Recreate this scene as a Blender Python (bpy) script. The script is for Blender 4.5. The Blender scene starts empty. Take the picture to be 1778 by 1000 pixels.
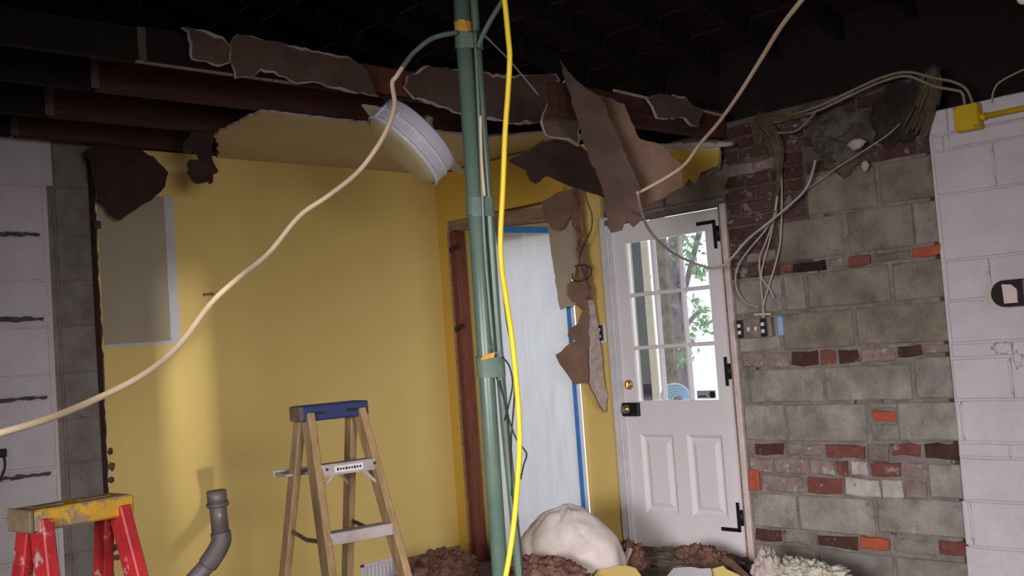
import bpy, bmesh, math, random
from mathutils import Vector, Matrix, noise
from mathutils.geometry import tessellate_polygon
rnd = random.Random(7)
S = bpy.context.scene
COL = S.collection

# ------------------------------------------------------------------ camera
FPX = 1805.3
CAM = Vector((5.93603, -5.06710, 1.33370))
FW = Vector((-0.7220848, 0.6895872, 0.0553455))
RT = Vector((0.6858894, 0.7240554, -0.0727980))
UP = Vector((0.0902738, 0.0146055, 0.9958099))
cd = bpy.data.cameras.new('camera'); cam = bpy.data.objects.new('camera', cd); COL.objects.link(cam)
cd.sensor_width = 36.0; cd.lens = FPX / 1778 * 36.0; cd.clip_start = 0.05; cd.clip_end = 200
m = Matrix((RT, UP, -FW)).transposed().to_4x4(); m.translation = CAM
cam.matrix_world = m
S.camera = cam
# ------------------------------------------------------------------ exposure, sky, daylight
S.view_settings.view_transform = 'Standard'; S.view_settings.look = 'None'
S.view_settings.exposure = 0.0; S.view_settings.gamma = 1.0; S.view_settings.use_curve_mapping = False
w = bpy.data.worlds.new('overcast_sky'); S.world = w; w.use_nodes = True
bg = w.node_tree.nodes['Background']; bg.inputs[0].default_value = (0.90, 0.95, 1.0, 1); bg.inputs[1].default_value = 1.9
def area(name, loc, aim, sx, sy, power, color, spread=170):
    l = bpy.data.lights.new(name, 'AREA'); l.shape = 'RECTANGLE'; l.size = sx; l.size_y = sy; l.energy = power; l.color = color; l.spread = math.radians(spread)
    o = bpy.data.objects.new(name, l); COL.objects.link(o); o.location = loc
    o.rotation_euler = (Vector(aim) - Vector(loc)).to_track_quat('-Z', 'Y').to_euler(); return o
area('daylight_window_right', (7.9, -4.5, 1.6), (0, -1.4, -0.5), 1.7, 1.4, 29, (1.0, 0.97, 0.96), 56)
area('daylight_doorway_behind', (5.6, -7.9, 1.4), (2.8, 0, -0.6), 2.2, 1.3, 58, (0.98, 0.97, 1.0), 60)
area('added_slot_beam', (16.4, -9.85, 1.5), (0, -2.3, 1.2), 0.26, 0.26, 7, (1.0, 0.98, 0.95), 8)  # added narrow beam outside the unseen slot, for the bright wall band

# ------------------------------------------------------------------ pixel helpers (rays of the surveyed camera onto real planes)
def ray(x, y): return FW + RT * ((x - 889) / FPX) - UP * ((y - 500) / FPX)
def atD(x, y, D): return CAM + ray(x, y) * D
def onY(x, y, Y=0.0):
    d = ray(x, y); return CAM + d * ((Y - CAM.y) / d.y)
def onX(x, y, X=0.0):
    d = ray(x, y); return CAM + d * ((X - CAM.x) / d.x)
def onPlane(x, y, p0, n):
    d = ray(x, y); return CAM + d * ((Vector(p0) - CAM).dot(n) / d.dot(n))

# ------------------------------------------------------------------ materials
def lin(c): return tuple((v / 12.92 if v <= .04045 else ((v + .055) / 1.055) ** 2.4) for v in (x / 255 for x in c))
def mat(name, c1, c2=None, scale=6.0, rough=0.85, bump=0.0, bscale=60.0, metal=0.0, c3=None, s3=20.0, t3=0.62, stretch=(1, 1, 1), vary=0.0, emit=None, spec=0.3, speck=0.0, w3=.06):
    M = bpy.data.materials.new(name); M.use_nodes = True; nt = M.node_tree; N = nt.nodes; L = nt.links
    b = N['Principled BSDF']; b.inputs['Roughness'].default_value = rough; b.inputs['Metallic'].default_value = metal
    b.inputs['Specular IOR Level'].default_value = spec
    c1 = lin(c1); c2 = lin(c2) if c2 else c1
    g = N.new('ShaderNodeNewGeometry'); mp = N.new('ShaderNodeMapping'); mp.inputs['Scale'].default_value = stretch
    L.new(g.outputs['Position'], mp.inputs['Vector'])
    def nz(sc, det=6):
        n = N.new('ShaderNodeTexNoise'); n.inputs['Scale'].default_value = sc; n.inputs['Detail'].default_value = det
        n.inputs['Roughness'].default_value = .62; L.new(mp.outputs[0], n.inputs['Vector']); return n
    n1 = nz(scale)
    r = N.new('ShaderNodeValToRGB'); r.color_ramp.elements[0].position = .35; r.color_ramp.elements[1].position = .65
    r.color_ramp.elements[0].color = (*c1, 1); r.color_ramp.elements[1].color = (*c2, 1)
    L.new(n1.outputs['Fac'], r.inputs[0]); out = r.outputs[0]
    if c3:
        n3 = nz(s3); r3 = N.new('ShaderNodeValToRGB'); r3.color_ramp.elements[0].position = t3; r3.color_ramp.elements[1].position = t3 + w3
        L.new(n3.outputs['Fac'], r3.inputs[0]); mx = N.new('ShaderNodeMix'); mx.data_type = 'RGBA'
        L.new(r3.outputs[0], mx.inputs[0]); L.new(out, mx.inputs[6]); mx.inputs[7].default_value = (*lin(c3), 1); out = mx.outputs[2]
    if speck:
        n4 = nz(150, 3); m4 = N.new('ShaderNodeMapRange'); m4.inputs[1].default_value = .3; m4.inputs[2].default_value = .7; m4.inputs[3].default_value = 1 - speck; m4.inputs[4].default_value = 1 + speck
        L.new(n4.outputs['Fac'], m4.inputs[0]); h4 = N.new('ShaderNodeHueSaturation'); L.new(m4.outputs[0], h4.inputs['Value']); L.new(out, h4.inputs['Color']); out = h4.outputs[0]
    if vary:
        oi = N.new('ShaderNodeObjectInfo'); mr = N.new('ShaderNodeMapRange'); mr.inputs[3].default_value = 1 - vary; mr.inputs[4].default_value = 1 + vary
        L.new(oi.outputs['Random'], mr.inputs[0]); hs = N.new('ShaderNodeHueSaturation'); L.new(mr.outputs[0], hs.inputs['Value']); L.new(out, hs.inputs['Color']); out = hs.outputs[0]
    L.new(out, b.inputs['Base Color'])
    if bump:
        nb = nz(bscale, 8); bp = N.new('ShaderNodeBump'); bp.inputs['Strength'].default_value = bump; bp.inputs['Distance'].default_value = .01
        L.new(nb.outputs['Fac'], bp.inputs['Height']); L.new(bp.outputs[0], b.inputs['Normal'])
    if emit: b.inputs['Emission Color'].default_value = (*lin(c1), 1); b.inputs['Emission Strength'].default_value = emit
    return M
MM = {}
def A(k, *a, **kw): MM[k] = mat(k, *a, **kw)
A('white_block', (202, 190, 193), (192, 180, 183), 5, .8, .35, 45, c3=(176, 166, 166), s3=14, t3=.70, vary=.02, speck=.05)
A('grey_block', (160, 150, 142), (118, 108, 100), 5, .95, .75, 55, c3=(78, 68, 61), s3=6, t3=.57, w3=.2, vary=.06, speck=.12)
A('olive_block', (142, 129, 115), (108, 96, 84), 5, .95, .75, 55, c3=(76, 64, 55), s3=6, t3=.57, w3=.2, vary=.06, speck=.12)
A('bare_block', (136, 126, 120), (112, 103, 97), 7, .95, .5, 90, c3=(84, 76, 70), s3=11, t3=.66, vary=.05)
A('mortar', (140, 129, 121), (108, 98, 91), 9, .97, .9, 50, c3=(64, 55, 50), s3=14, t3=.62)
A('dark_lump', (62, 50, 46), (44, 36, 34), 12, .97, .8, 50)
A('mortar_dark', (104, 90, 86), (70, 59, 56), 9, .97, .9, 50, c3=(146, 134, 130), s3=9, t3=.62)
A('brick_maroon', (90, 60, 56), (66, 47, 45), 12, .95, .6, 70, c3=(124, 112, 108), s3=12, t3=.53, vary=.15)
A('cable_tan', (146, 132, 112), (126, 112, 94), 9, .7)
A('edge_wood', (92, 60, 50), (70, 46, 40), 8, .9, .3, 60, stretch=(7, 7, .7))
A('bulb_glow', (255, 244, 226), emit=5)
A('raked', (92, 82, 80), (70, 62, 60), 20, .95, .5, 60)
A('gap_shade', (44, 36, 32), (30, 25, 22), 12, .97, .5, 60)  # dark face colour painting the shade of a missing-brick recess
A('brick_red', (130, 74, 64), (108, 64, 57), 14, .9, .5, 90, c3=(146, 130, 122), s3=20, t3=.60, vary=.10)
A('brick_orange', (176, 88, 60), (150, 76, 56), 14, .9, .4, 90, c3=(120, 70, 50), s3=24, t3=.66, vary=.05)
A('brick_dark', (84, 52, 46), (64, 42, 38), 14, .95, .5, 90, c3=(118, 104, 100), s3=22, t3=.6, vary=.1)
A('brick_smeared', (146, 130, 126), (128, 100, 95), 13, .95, .7, 80, c3=(166, 156, 152), s3=20, t3=.58, vary=.06)
A('brick_white', (186, 176, 170), (164, 148, 138), 12, .95, .7, 80, c3=(120, 92, 76), s3=16, t3=.62)
A('yellow', (214, 184, 112), (211, 180, 107), 2.2, .6, .06, 240)
A('yellow_deep', (202, 166, 70), (198, 160, 66), 2.2, .6, .06, 240)
A('bare_beige', (158, 144, 124), (152, 138, 118), 3, .8, .05, 200)
A('primer', (188, 182, 186), (180, 174, 176), 5, .75, .1, 90)
A('ceiling_cream', (196, 178, 138), (188, 168, 128), 2, .85, .08, 120)
A('gypsum', (196, 178, 172), (164, 146, 138), 22, .95, .7, 110)
A('paper_brown', (102, 79, 69), (84, 64, 56), 7, .9, .25, 40, c3=(86, 66, 58), s3=9, t3=.66)
A('paper_tan', (130, 101, 85), (110, 84, 70), 7, .9, .25, 40, c3=(112, 88, 74), s3=9, t3=.66)
A('paper_dark', (66, 47, 41), (52, 37, 33), 9, .95, .4, 40, c3=(44, 32, 30), s3=12, t3=.64)
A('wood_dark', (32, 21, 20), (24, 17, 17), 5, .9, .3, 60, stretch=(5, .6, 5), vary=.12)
A('wood_red', (82, 47, 38), (58, 34, 30), 6, .85, .3, 60, stretch=(6, .6, 6), vary=.08)
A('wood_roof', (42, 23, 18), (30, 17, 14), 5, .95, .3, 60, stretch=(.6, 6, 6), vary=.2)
A('stud_red', (122, 66, 50), (96, 52, 42), 8, .8, .3, 60, stretch=(7, 7, .7), c3=(168, 132, 124), s3=9, t3=.70)
A('wood_pale', (156, 126, 108), (128, 98, 82), 8, .85, .3, 60, stretch=(.7, 6, 6), c3=(98, 68, 54), s3=8, t3=.62)
A('door_white', (222, 213, 216), (219, 210, 213), 3, .42, .03, 120)
A('trim_white', (208, 204, 208), (196, 190, 192), 8, .5, .1, 60)
A('trim_worn', (206, 190, 188), (188, 168, 160), 14, .6, .3, 60, c3=(140, 112, 100), s3=14, t3=.66)
A('sill_grey', (116, 106, 100), (92, 82, 78), 9, .9, .4, 60)
A('black_metal', (26, 24, 30), (20, 19, 24), 9, .45)
A('brass', (214, 196, 140), (196, 174, 112), 12, .32, 0, metal=1.0)
A('tape_blue', (72, 138, 212), (62, 126, 204), 14, .6)
A('tape_white', (222, 224, 232), None, 5, .6)
A('green_paint', (88, 104, 92), (77, 93, 82), 5, .34, .05, 60, c3=(118, 134, 122), s3=7, t3=.66, spec=.5)
A('green_tape', (96, 112, 99), (82, 99, 86), 12, .5, .2, 30)
A('orange_tape', (204, 150, 48), (178, 122, 44), 40, .6)
A('cable_white', (206, 182, 154), (196, 170, 140), 8, .5)
A('cable_grey', (176, 162, 152), (160, 146, 136), 9, .6)
A('cable_yellow', (208, 178, 36), (198, 168, 34), 6, .42)
A('cable_green', (98, 114, 104), (86, 101, 91), 6, .5)
A('cable_black', (48, 44, 44), (38, 36, 36), 9, .6)
A('fuzz_tan', (118, 102, 78), (90, 76, 58), 14, .98, .8, 50)
A('fuzz_grey', (108, 98, 84), (66, 58, 50), 10, .98, 1.0, 40, c3=(130, 122, 116), s3=9, t3=.68)
A('fuzz_brown', (136, 98, 84), (96, 66, 56), 16, .98, .9, 40, c3=(150, 120, 110), s3=18, t3=.64)
A('rubble', (124, 108, 96), (86, 72, 62), 12, .98, .9, 40, c3=(140, 122, 110), s3=20, t3=.64)
A('bag_white', (214, 200, 194), (196, 178, 170), 5, .55, .3, 14, c3=(150, 124, 110), s3=7, t3=.70)
A('fluff_white', (200, 190, 178), (168, 156, 138), 16, .97, .8, 50)
A('floor', (98, 90, 86), (76, 68, 64), 3, .95, .5, 30)
A('ladder_wood', (158, 130, 92), (128, 102, 72), 6, .7, .15, 60, stretch=(5, 5, .8), c3=(170, 158, 150), s3=13, t3=.68)
A('ladder_step', (166, 154, 152), (148, 134, 130), 9, .6, .15, 60, c3=(110, 92, 84), s3=14, t3=.66)
A('blue_plastic', (44, 54, 94), (36, 46, 82), 9, .5, .1, 50, c3=(120, 120, 120), s3=24, t3=.70)
A('red_fibreglass', (166, 38, 38), (132, 30, 32), 8, .5, .08, 60, c3=(158, 128, 124), s3=15, t3=.58)
A('yellow_plastic', (186, 142, 36), (164, 122, 34), 10, .55, .15, 50, c3=(124, 104, 84), s3=16, t3=.49)
A('grime', (112, 96, 70), (84, 70, 52), 14, .85, .4, 40)
A('iron_pipe', (92, 84, 82), (72, 64, 62), 9, .42, .2, 50, c3=(150, 142, 140), s3=16, t3=.71)
A('lamp_white', (214, 206, 218), (206, 198, 210), 5, .35)
A('lamp_rim', (228, 226, 236), None, 5, .18, spec=.7)
A('diffuser', (206, 188, 146), (200, 182, 140), 4, .5)
A('steel_box', (150, 138, 128), (120, 108, 98), 14, .5, .1, 60, metal=.3)
A('device_white', (206, 200, 198), None, 6, .5)
A('device_black', (30, 28, 30), None, 6, .5)
A('blue_clip', (150, 172, 208), (128, 154, 196), 9, .5)
A('box_yellow', (208, 168, 24), (196, 156, 22), 7, .45, .05, 60)
A('fixture_brown', (44, 26, 24), (36, 22, 20), 8, .4)
A('fixture_lens', (212, 190, 184), None, 8, .3)
A('fixture_grey', (112, 108, 112), None, 8, .5)
A('stain', (200, 188, 178), (192, 178, 162), 9, .9)
A('sticker_navy', (60, 62, 96), (70, 70, 104), 20, .5)
A('sticker_red', (150, 66, 92), None, 20, .5)
A('sticker_grey', (158, 150, 160), (146, 138, 150), 40, .5)
A('post_cream', (226, 220, 206), (216, 210, 194), 6, .7)
A('shutter_slate', (98, 112, 126), (88, 102, 116), 6, .6)
A('ext_brick', (246, 230, 232), (236, 216, 218), 8, .9, vary=.1)
A('bark', (150, 140, 146), (112, 104, 110), 8, .95, .6, 30)
A('leaf', (156, 186, 146), (118, 152, 112), 12, .7, vary=.1)
A('hose_blue', (176, 204, 226), (150, 186, 214), 8, .5)
A('asphalt', (92, 90, 88), (80, 78, 76), 3, .95)
A('ground_out', (226, 224, 218), (214, 212, 206), 3, .95)
def glass():
    M = bpy.data.materials.new('window_glass'); M.use_nodes = True; N = M.node_tree.nodes; L = M.node_tree.links
    N.remove(N['Principled BSDF']); t = N.new('ShaderNodeBsdfTransparent'); g = N.new('ShaderNodeBsdfGlossy'); g.inputs['Roughness'].default_value = .03
    t.inputs[0].default_value = (.95, .97, .98, 1)
    f = N.new('ShaderNodeFresnel'); f.inputs[0].default_value = 1.45; mx = N.new('ShaderNodeMixShader')
    L.new(f.outputs[0], mx.inputs[0]); L.new(t.outputs[0], mx.inputs[1]); L.new(g.outputs[0], mx.inputs[2]); L.new(mx.outputs[0], N['Material Output'].inputs[0])
    MM['glass'] = M
glass()
def plastic():
    M = bpy.data.materials.new('plastic_film'); M.use_nodes = True; N = M.node_tree.nodes; L = M.node_tree.links
    b = N['Principled BSDF']; b.inputs['Base Color'].default_value = (*lin((224, 222, 228)), 1); b.inputs['Roughness'].default_value = .35
    g = N.new('ShaderNodeNewGeometry'); mp = N.new('ShaderNodeMapping'); mp.inputs['Rotation'].default_value = (0, .5, 0); mp.inputs['Scale'].default_value = (16, 1, 1.6)
    nz = N.new('ShaderNodeTexNoise'); nz.inputs['Scale'].default_value = 1.0; nz.inputs['Detail'].default_value = 4; bp = N.new('ShaderNodeBump'); bp.inputs['Strength'].default_value = .4; bp.inputs['Distance'].default_value = .05
    L.new(g.outputs['Position'], mp.inputs['Vector']); L.new(mp.outputs[0], nz.inputs['Vector']); L.new(nz.outputs['Fac'], bp.inputs['Height']); L.new(bp.outputs[0], b.inputs['Normal'])
    t = N.new('ShaderNodeBsdfTranslucent'); t.inputs[0].default_value = (*lin((206, 210, 220)), 1)
    mx = N.new('ShaderNodeMixShader'); mx.inputs[0].default_value = .45
    L.new(b.outputs[0], mx.inputs[1]); L.new(t.outputs[0], mx.inputs[2]); L.new(mx.outputs[0], N['Material Output'].inputs[0])
    MM['film'] = M
plastic()

# ------------------------------------------------------------------ mesh helpers
class MB:
    def __init__(s): s.v = []; s.f = []; s.m = []; s.sm = []
    def add(s, vs, fs, mi=0, smooth=False):
        o = len(s.v); s.v += [tuple(v) for v in vs]
        for f in fs: s.f.append([i + o for i in f]); s.m.append(mi); s.sm.append(smooth)
        return s
    def box(s, c, d, M=None, mi=0, b=0.0, jit=0.0):
        # chamfered box: centre c, full size d
        x, y, z = d[0] / 2, d[1] / 2, d[2] / 2; b = min(b, x * .8, y * .8, z * .8)
        if b <= 0:
            vs = [Vector((sx * x, sy * y, sz * z)) for sx in (-1, 1) for sy in (-1, 1) for sz in (-1, 1)]
            fs = [(0, 1, 3, 2), (4, 6, 7, 5), (0, 4, 5, 1), (2, 3, 7, 6), (0, 2, 6, 4), (1, 5, 7, 3)]
        else:
            bm = bmesh.new(); bmesh.ops.create_cube(bm, size=1.0)
            for v in bm.verts: v.co = Vector((v.co.x * d[0], v.co.y * d[1], v.co.z * d[2]))
            bmesh.ops.bevel(bm, geom=bm.edges[:], offset=b, segments=1, affect='EDGES')
            bm.verts.index_update(); vs = [v.co.copy() for v in bm.verts]; fs = [[v.index for v in f.verts] for f in bm.faces]; bm.free()
        if jit: vs = [v + Vector((rnd.uniform(-jit, jit), rnd.uniform(-jit, jit), rnd.uniform(-jit, jit))) for v in vs]
        if M is not None: vs = [M @ v for v in vs]
        c = Vector(c); return s.add([v + c for v in vs], fs, mi)
    def bar(s, a, b, w, t, up=(0, 0, 1), mi=0, bev=0.002):
        a, b = Vector(a), Vector(b); z = (b - a); L = z.length; z.normalize(); x = Vector(up).cross(z)
        if x.length < 1e-4: x = Vector((1, 0, 0))
        x.normalize(); y = z.cross(x)
        return s.box((a + b) / 2, (w, t, L), Matrix((x, y, z)).transposed(), mi, bev)
    def tube(s, pts, r, n=8, mi=0, caps=True):
        pts = [Vector(p) for p in pts]; k = len(pts); rs = r if isinstance(r, (list, tuple)) else [r] * k
        prev = None; vs = []; fs = []
        for i, p in enumerate(pts):
            t = (pts[min(i + 1, k - 1)] - pts[max(i - 1, 0)]).normalized()
            if prev is None:
                x = t.orthogonal().normalized()
            else:
                x = prev - t * prev.dot(t); x.normalize()
            prev = x; y = t.cross(x)
            for j in range(n):
                a = 2 * math.pi * j / n; vs.append(p + x * (math.cos(a) * rs[i]) + y * (math.sin(a) * rs[i]))
        for i in range(k - 1):
            for j in range(n): fs.append((i * n + j, i * n + (j + 1) % n, (i + 1) * n + (j + 1) % n, (i + 1) * n + j))
        s.add(vs, fs, mi, True)
        if caps:
            s.add(vs[:n], [tuple(range(n))[::-1]], mi); s.add(vs[-n:], [tuple(range(n))], mi)
        return s
    def blob(s, c, r, seed=0, amp=.3, sc=2.0, u=14, vv=8, mi=0):
        c = Vector(c); vs = []; fs = []
        for i in range(vv + 1):
            th = math.pi * i / vv
            for j in range(u):
                ph = 2 * math.pi * j / u
                d = Vector((math.sin(th) * math.cos(ph), math.sin(th) * math.sin(ph), math.cos(th)))
                k = 1 + amp * noise.noise(d * sc + Vector((seed * 3.1, seed, 0))) + amp * .5 * noise.noise(d * sc * 2.7 + Vector((seed, 0, seed)))
                vs.append(c + Vector((d.x * r[0], d.y * r[1], d.z * r[2])) * k)
        for i in range(vv):
            for j in range(u): fs.append((i * u + j, (i + 1) * u + j, (i + 1) * u + (j + 1) % u, i * u + (j + 1) % u))
        return s.add(vs, fs, mi, True)
    def build(s, name, mats, parent=None, base=None):
        me = bpy.data.meshes.new(name); me.from_pydata(s.v, [], s.f)
        if isinstance(mats, str): mats = [mats]
        for k in mats: me.materials.append(MM[k])
        me.polygons.foreach_set('material_index', s.m); me.polygons.foreach_set('use_smooth', s.sm)
        bm = bmesh.new(); bm.from_mesh(me); bmesh.ops.remove_doubles(bm, verts=bm.verts, dist=1e-6); bmesh.ops.recalc_face_normals(bm, faces=bm.faces); bm.to_mesh(me); bm.free()
        o = bpy.data.objects.new(name, me); COL.objects.link(o)
        if base is not None:
            base = Vector(base); me.transform(Matrix.Translation(-base)); o.location = base
        if parent is not None:
            o.parent = parent
            if parent.type == 'EMPTY' and base is None: me.transform(parent.matrix_basis.inverted())
            elif base is None: me.transform(parent.matrix_basis.inverted())
        return o
def tag(o, label, cat, group=None):
    o['label'] = label; o['category'] = cat
    if group: o['group'] = group
    return o
def thing(name, label, cat, loc, group=None):
    o = bpy.data.objects.new(name, None); COL.objects.link(o); o.location = Vector(loc); o.empty_display_size = .1
    return tag(o, label, cat, group)
def struct(o): o['kind'] = 'structure'; return o
def sempty(name, loc=(0, 0, 0)):
    o = bpy.data.objects.new(name, None); COL.objects.link(o); o.location = loc; return struct(o)
def smooth_path(pts, n=6):
    pts = [Vector(p) for p in pts]; out = []
    for i in range(len(pts) - 1):
        p0, p1, p2, p3 = pts[max(i - 1, 0)], pts[i], pts[i + 1], pts[min(i + 2, len(pts) - 1)]
        for k in range(n):
            t = k / n; out.append(.5 * ((2 * p1) + (p2 - p0) * t + (2 * p0 - 5 * p1 + 4 * p2 - p3) * t * t + (3 * p1 - p0 - 3 * p2 + p3) * t ** 3))
    out.append(pts[-1]); return out
def ragged(poly, step=.03, jit=.006, seed=1):
    # poly: list of (u, v[, keep]) ; splits edges and jitters the new points
    r = random.Random(seed); out = []
    for i, a in enumerate(poly):
        b = poly[(i + 1) % len(poly)]; L = math.dist(a[:2], b[:2]); n = max(1, int(L / step)); clean = len(a) > 2 and a[2]
        for k in range(n):
            t = k / n; u = a[0] + (b[0] - a[0]) * t; v = a[1] + (b[1] - a[1]) * t
            if not clean and k: u += r.uniform(-jit, jit); v += r.uniform(-jit, jit)
            out.append((u, v))
    return out
def plate(name, poly, o, eu, ev, thick, mats, parent=None, curl=None, base=None, rim=0.0):
    """sheet with depth: outline poly in the (eu,ev) basis at o; front face (mats[0]), back (mats[1]), torn edge (mats[2]); rim = width of bared core round the front"""
    o = Vector(o); eu = Vector(eu).normalized(); ev = Vector(ev).normalized(); n = eu.cross(ev).normalized()
    mb = MB(); k = len(poly)
    P = lambda u, v, h: o + eu * u + ev * v + n * (h + (curl(u, v) if curl else 0))
    tri = tessellate_polygon([[Vector((u, v, 0)) for u, v in poly]])
    fr = [P(u, v, thick / 2) for u, v in poly]; bk = [P(u, v, -thick / 2) for u, v in poly]
    mb.add(fr, tri, 0); mb.add(bk, [t[::-1] for t in tri], 1)
    mb.add(fr + bk, [(i, (i + 1) % k, k + (i + 1) % k, k + i) for i in range(k)], 2)
    if rim:
        ins = []
        for i in range(k):
            a = Vector(poly[i - 1]); b = Vector(poly[i]); c = Vector(poly[(i + 1) % k]); d = (c - a)
            nn = Vector((-d.y, d.x)); nn = nn.normalized() if nn.length > 1e-9 else Vector((0, 0)); ins.append(b + nn * rim * max(.12, .7 + 2.4 * noise.noise(Vector((b.x * 7, b.y * 7, 3.3)))) )
        ar = sum(poly[i][0] * poly[(i + 1) % k][1] - poly[(i + 1) % k][0] * poly[i][1] for i in range(k))
        if ar < 0: ins = [Vector(poly[i]) * 2 - ins[i] for i in range(k)]
        q = [P(a.x, a.y, thick / 2 + .002) for a in ins]; fr2 = [P(u, v, thick / 2 + .0005) for u, v in poly]
        mb.add(fr2 + q, [(i, (i + 1) % k, k + (i + 1) % k, k + i) for i in range(k)], 2)
    return mb.build(name, mats, parent, base)
def px_plate(name, pix, D, n, thick, mats, parent=None, step=.035, jit=.007, seed=1, curl=None, rim=0.0, base=None):
    """sheet standing in the plane through the point seen at the first pixel's centroid at depth D, normal n"""
    cx = sum(p[0] for p in pix) / len(pix); cy = sum(p[1] for p in pix) / len(pix)
    n = Vector(n).normalized(); o = atD(cx, cy, D)
    if n.dot(CAM - o) < 0: n = -n
    ev = Vector((0, 0, 1)) - n * n.z
    if ev.length < .1: ev = Vector((0, 1, 0))
    ev.normalize(); eu = ev.cross(n).normalized()
    poly = []
    for p in pix:
        q = onPlane(p[0], p[1], o, n) - o; poly.append((q.dot(eu), q.dot(ev)) + tuple(p[2:]))
    return plate(name, ragged(poly, step, jit, seed), o, eu, ev, thick, mats, parent, curl, base, rim)
def rough_block(name, x0, x1, z0, z1, y_front, depth, mk, parent, axis='Y', ch=.006, jit=.003):
    """one masonry unit; front face at y_front towards -Y (axis 'Y') or at x towards +X (axis 'X')"""
    j = lambda: rnd.uniform(-jit, jit)
    def V(a, z, h): return (a, y_front + h, z) if axis == 'Y' else (y_front - h, a, z)
    N = 3 if (x1 - x0) > .15 else 2
    us = [x0 + (x1 - x0) * i / N for i in range(N + 1)]
    ring = [(u, z0) for u in us] + [(u, z1) for u in us[::-1]]
    out = [(u + j(), z + j()) for u, z in ring]; cx, cz = (x0 + x1) / 2, (z0 + z1) / 2
    sx = 1 - 2 * ch / max(x1 - x0, .02); sz = 1 - 2 * ch / max(z1 - z0, .02)
    inn = [(cx + (u - cx) * sx, cz + (z - cz) * sz) for u, z in out]; k = len(out)
    vs = [V(u, z, depth) for u, z in out] + [V(u, z, ch) for u, z in out] + [V(u, z, j() * .6) for u, z in inn]
    fs = []
    for r in (0, 1):
        for i in range(k): fs.append((r * k + i, r * k + (i + 1) % k, (r + 1) * k + (i + 1) % k, (r + 1) * k + i))
    q = 2 * k
    for i in range(N): fs.append((q + i, q + i + 1, q + k - 2 - i, q + k - 1 - i))
    return MB().add(vs, fs).build(name, mk, parent)

# ================================================================== SETTING
ZF = -0.2
struct(MB().box((3.6, -3.9, ZF - .05), (9.4, 8.4, .1)).build('floor', 'floor'))
struct(MB().box((0, 22, ZF - .15), (60, 43, .1)).build('ground', 'ground_out'))
wr = sempty('wall_right', (0, 0, 0))
MB().box((8.3, -1.6, 1.3), (.2, 3.6, 3.2)).box((8.3, -7.215, 1.3), (.2, 2.17, 3.2)).box((8.3, -5.535, 1.3), (.2, .87, 3.2)).box((8.3, -6.1, 2.36), (.2, .36, 1.30)).box((8.3, -4.5, 2.5), (.2, 2.5, .4)).box((8.3, -6.1, -.1), (.2, .36, .3)).box((8.3, -4.0, 3.9), (.2, 8.6, 2.6)).box((8.3, -4.5, .2), (.2, 2.5, .9)).build('block_face', 'bare_block', wr)  # slot and widened pier are added to shape the beam on the yellow wall
wf_ = sempty('wall_front', (0, 0, 0))
MB().box((2.0, -8.2, 1.6), (4.6, .2, 3.8)).box((7.7, -8.2, 1.6), (1.4, .2, 3.8)).box((5.65, -8.2, 2.8), (2.8, .2, 1.4)).box((4.0, -8.2, 4.4), (9, .2, 2.2)).build('block_face', 'bare_block', wf_)
struct(MB().box((0, -19.8, ZF - .15), (60, 40, .1)).build('driveway', 'asphalt'))
# ---- back wall (concrete block and brick), real openings for the two doorways
wb = sempty('wall_back', (0, 0, 0))
b = MB()
b.box((3.06, .106, (ZF + 2.34) / 2), (1.22, .2, 2.34 - ZF))                      # masonry core right of the door
b.box((2.6, .13, 2.42), (2.2, .2, .16))
b.box((1.98, .13, 2.22), (.98, .2, .24))                                        # over the door
b.box((1.98, .13, (ZF + .0) / 2), (.98, .2, -ZF))                              # under the sill
b.build('mortar_bed', 'mortar', wb)
MB().box((2.735, .0055, 1.97), (.53, .004, .70)).box((3.352, .0055, 2.335), (.696, .004, .39)).box((2.735, .0055, 2.427), (.53, .004, .206)).build('dark_mortar', 'mortar_dark', wb)  # darker mortar bed behind the left pier and top courses
MB().box((4.3, .096, (ZF + 2.33) / 2), (1.2, .2, 2.33 - ZF)).build('painted_bed', 'white_block', wb)
MB().box((6.6, .106, 1.05), (3.5, .2, 2.5)).build('block_face', 'white_block', wb)
def blk(x0, x1, z0, z1, m, d=0.0, nm='concrete_block', g=.003): return rough_block(nm, x0 + g, x1 - g, z0 + g, z1 - g, d, .05, m, wb)
def brk(x0, x1, z0, z1, m, d=0.0): return rough_block('brick', x0 + .004, x1 - .004, z0 + .003, z1 - .003, min(d - .007, -.001), .06, m, wb, ch=.006, jit=.007)
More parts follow.
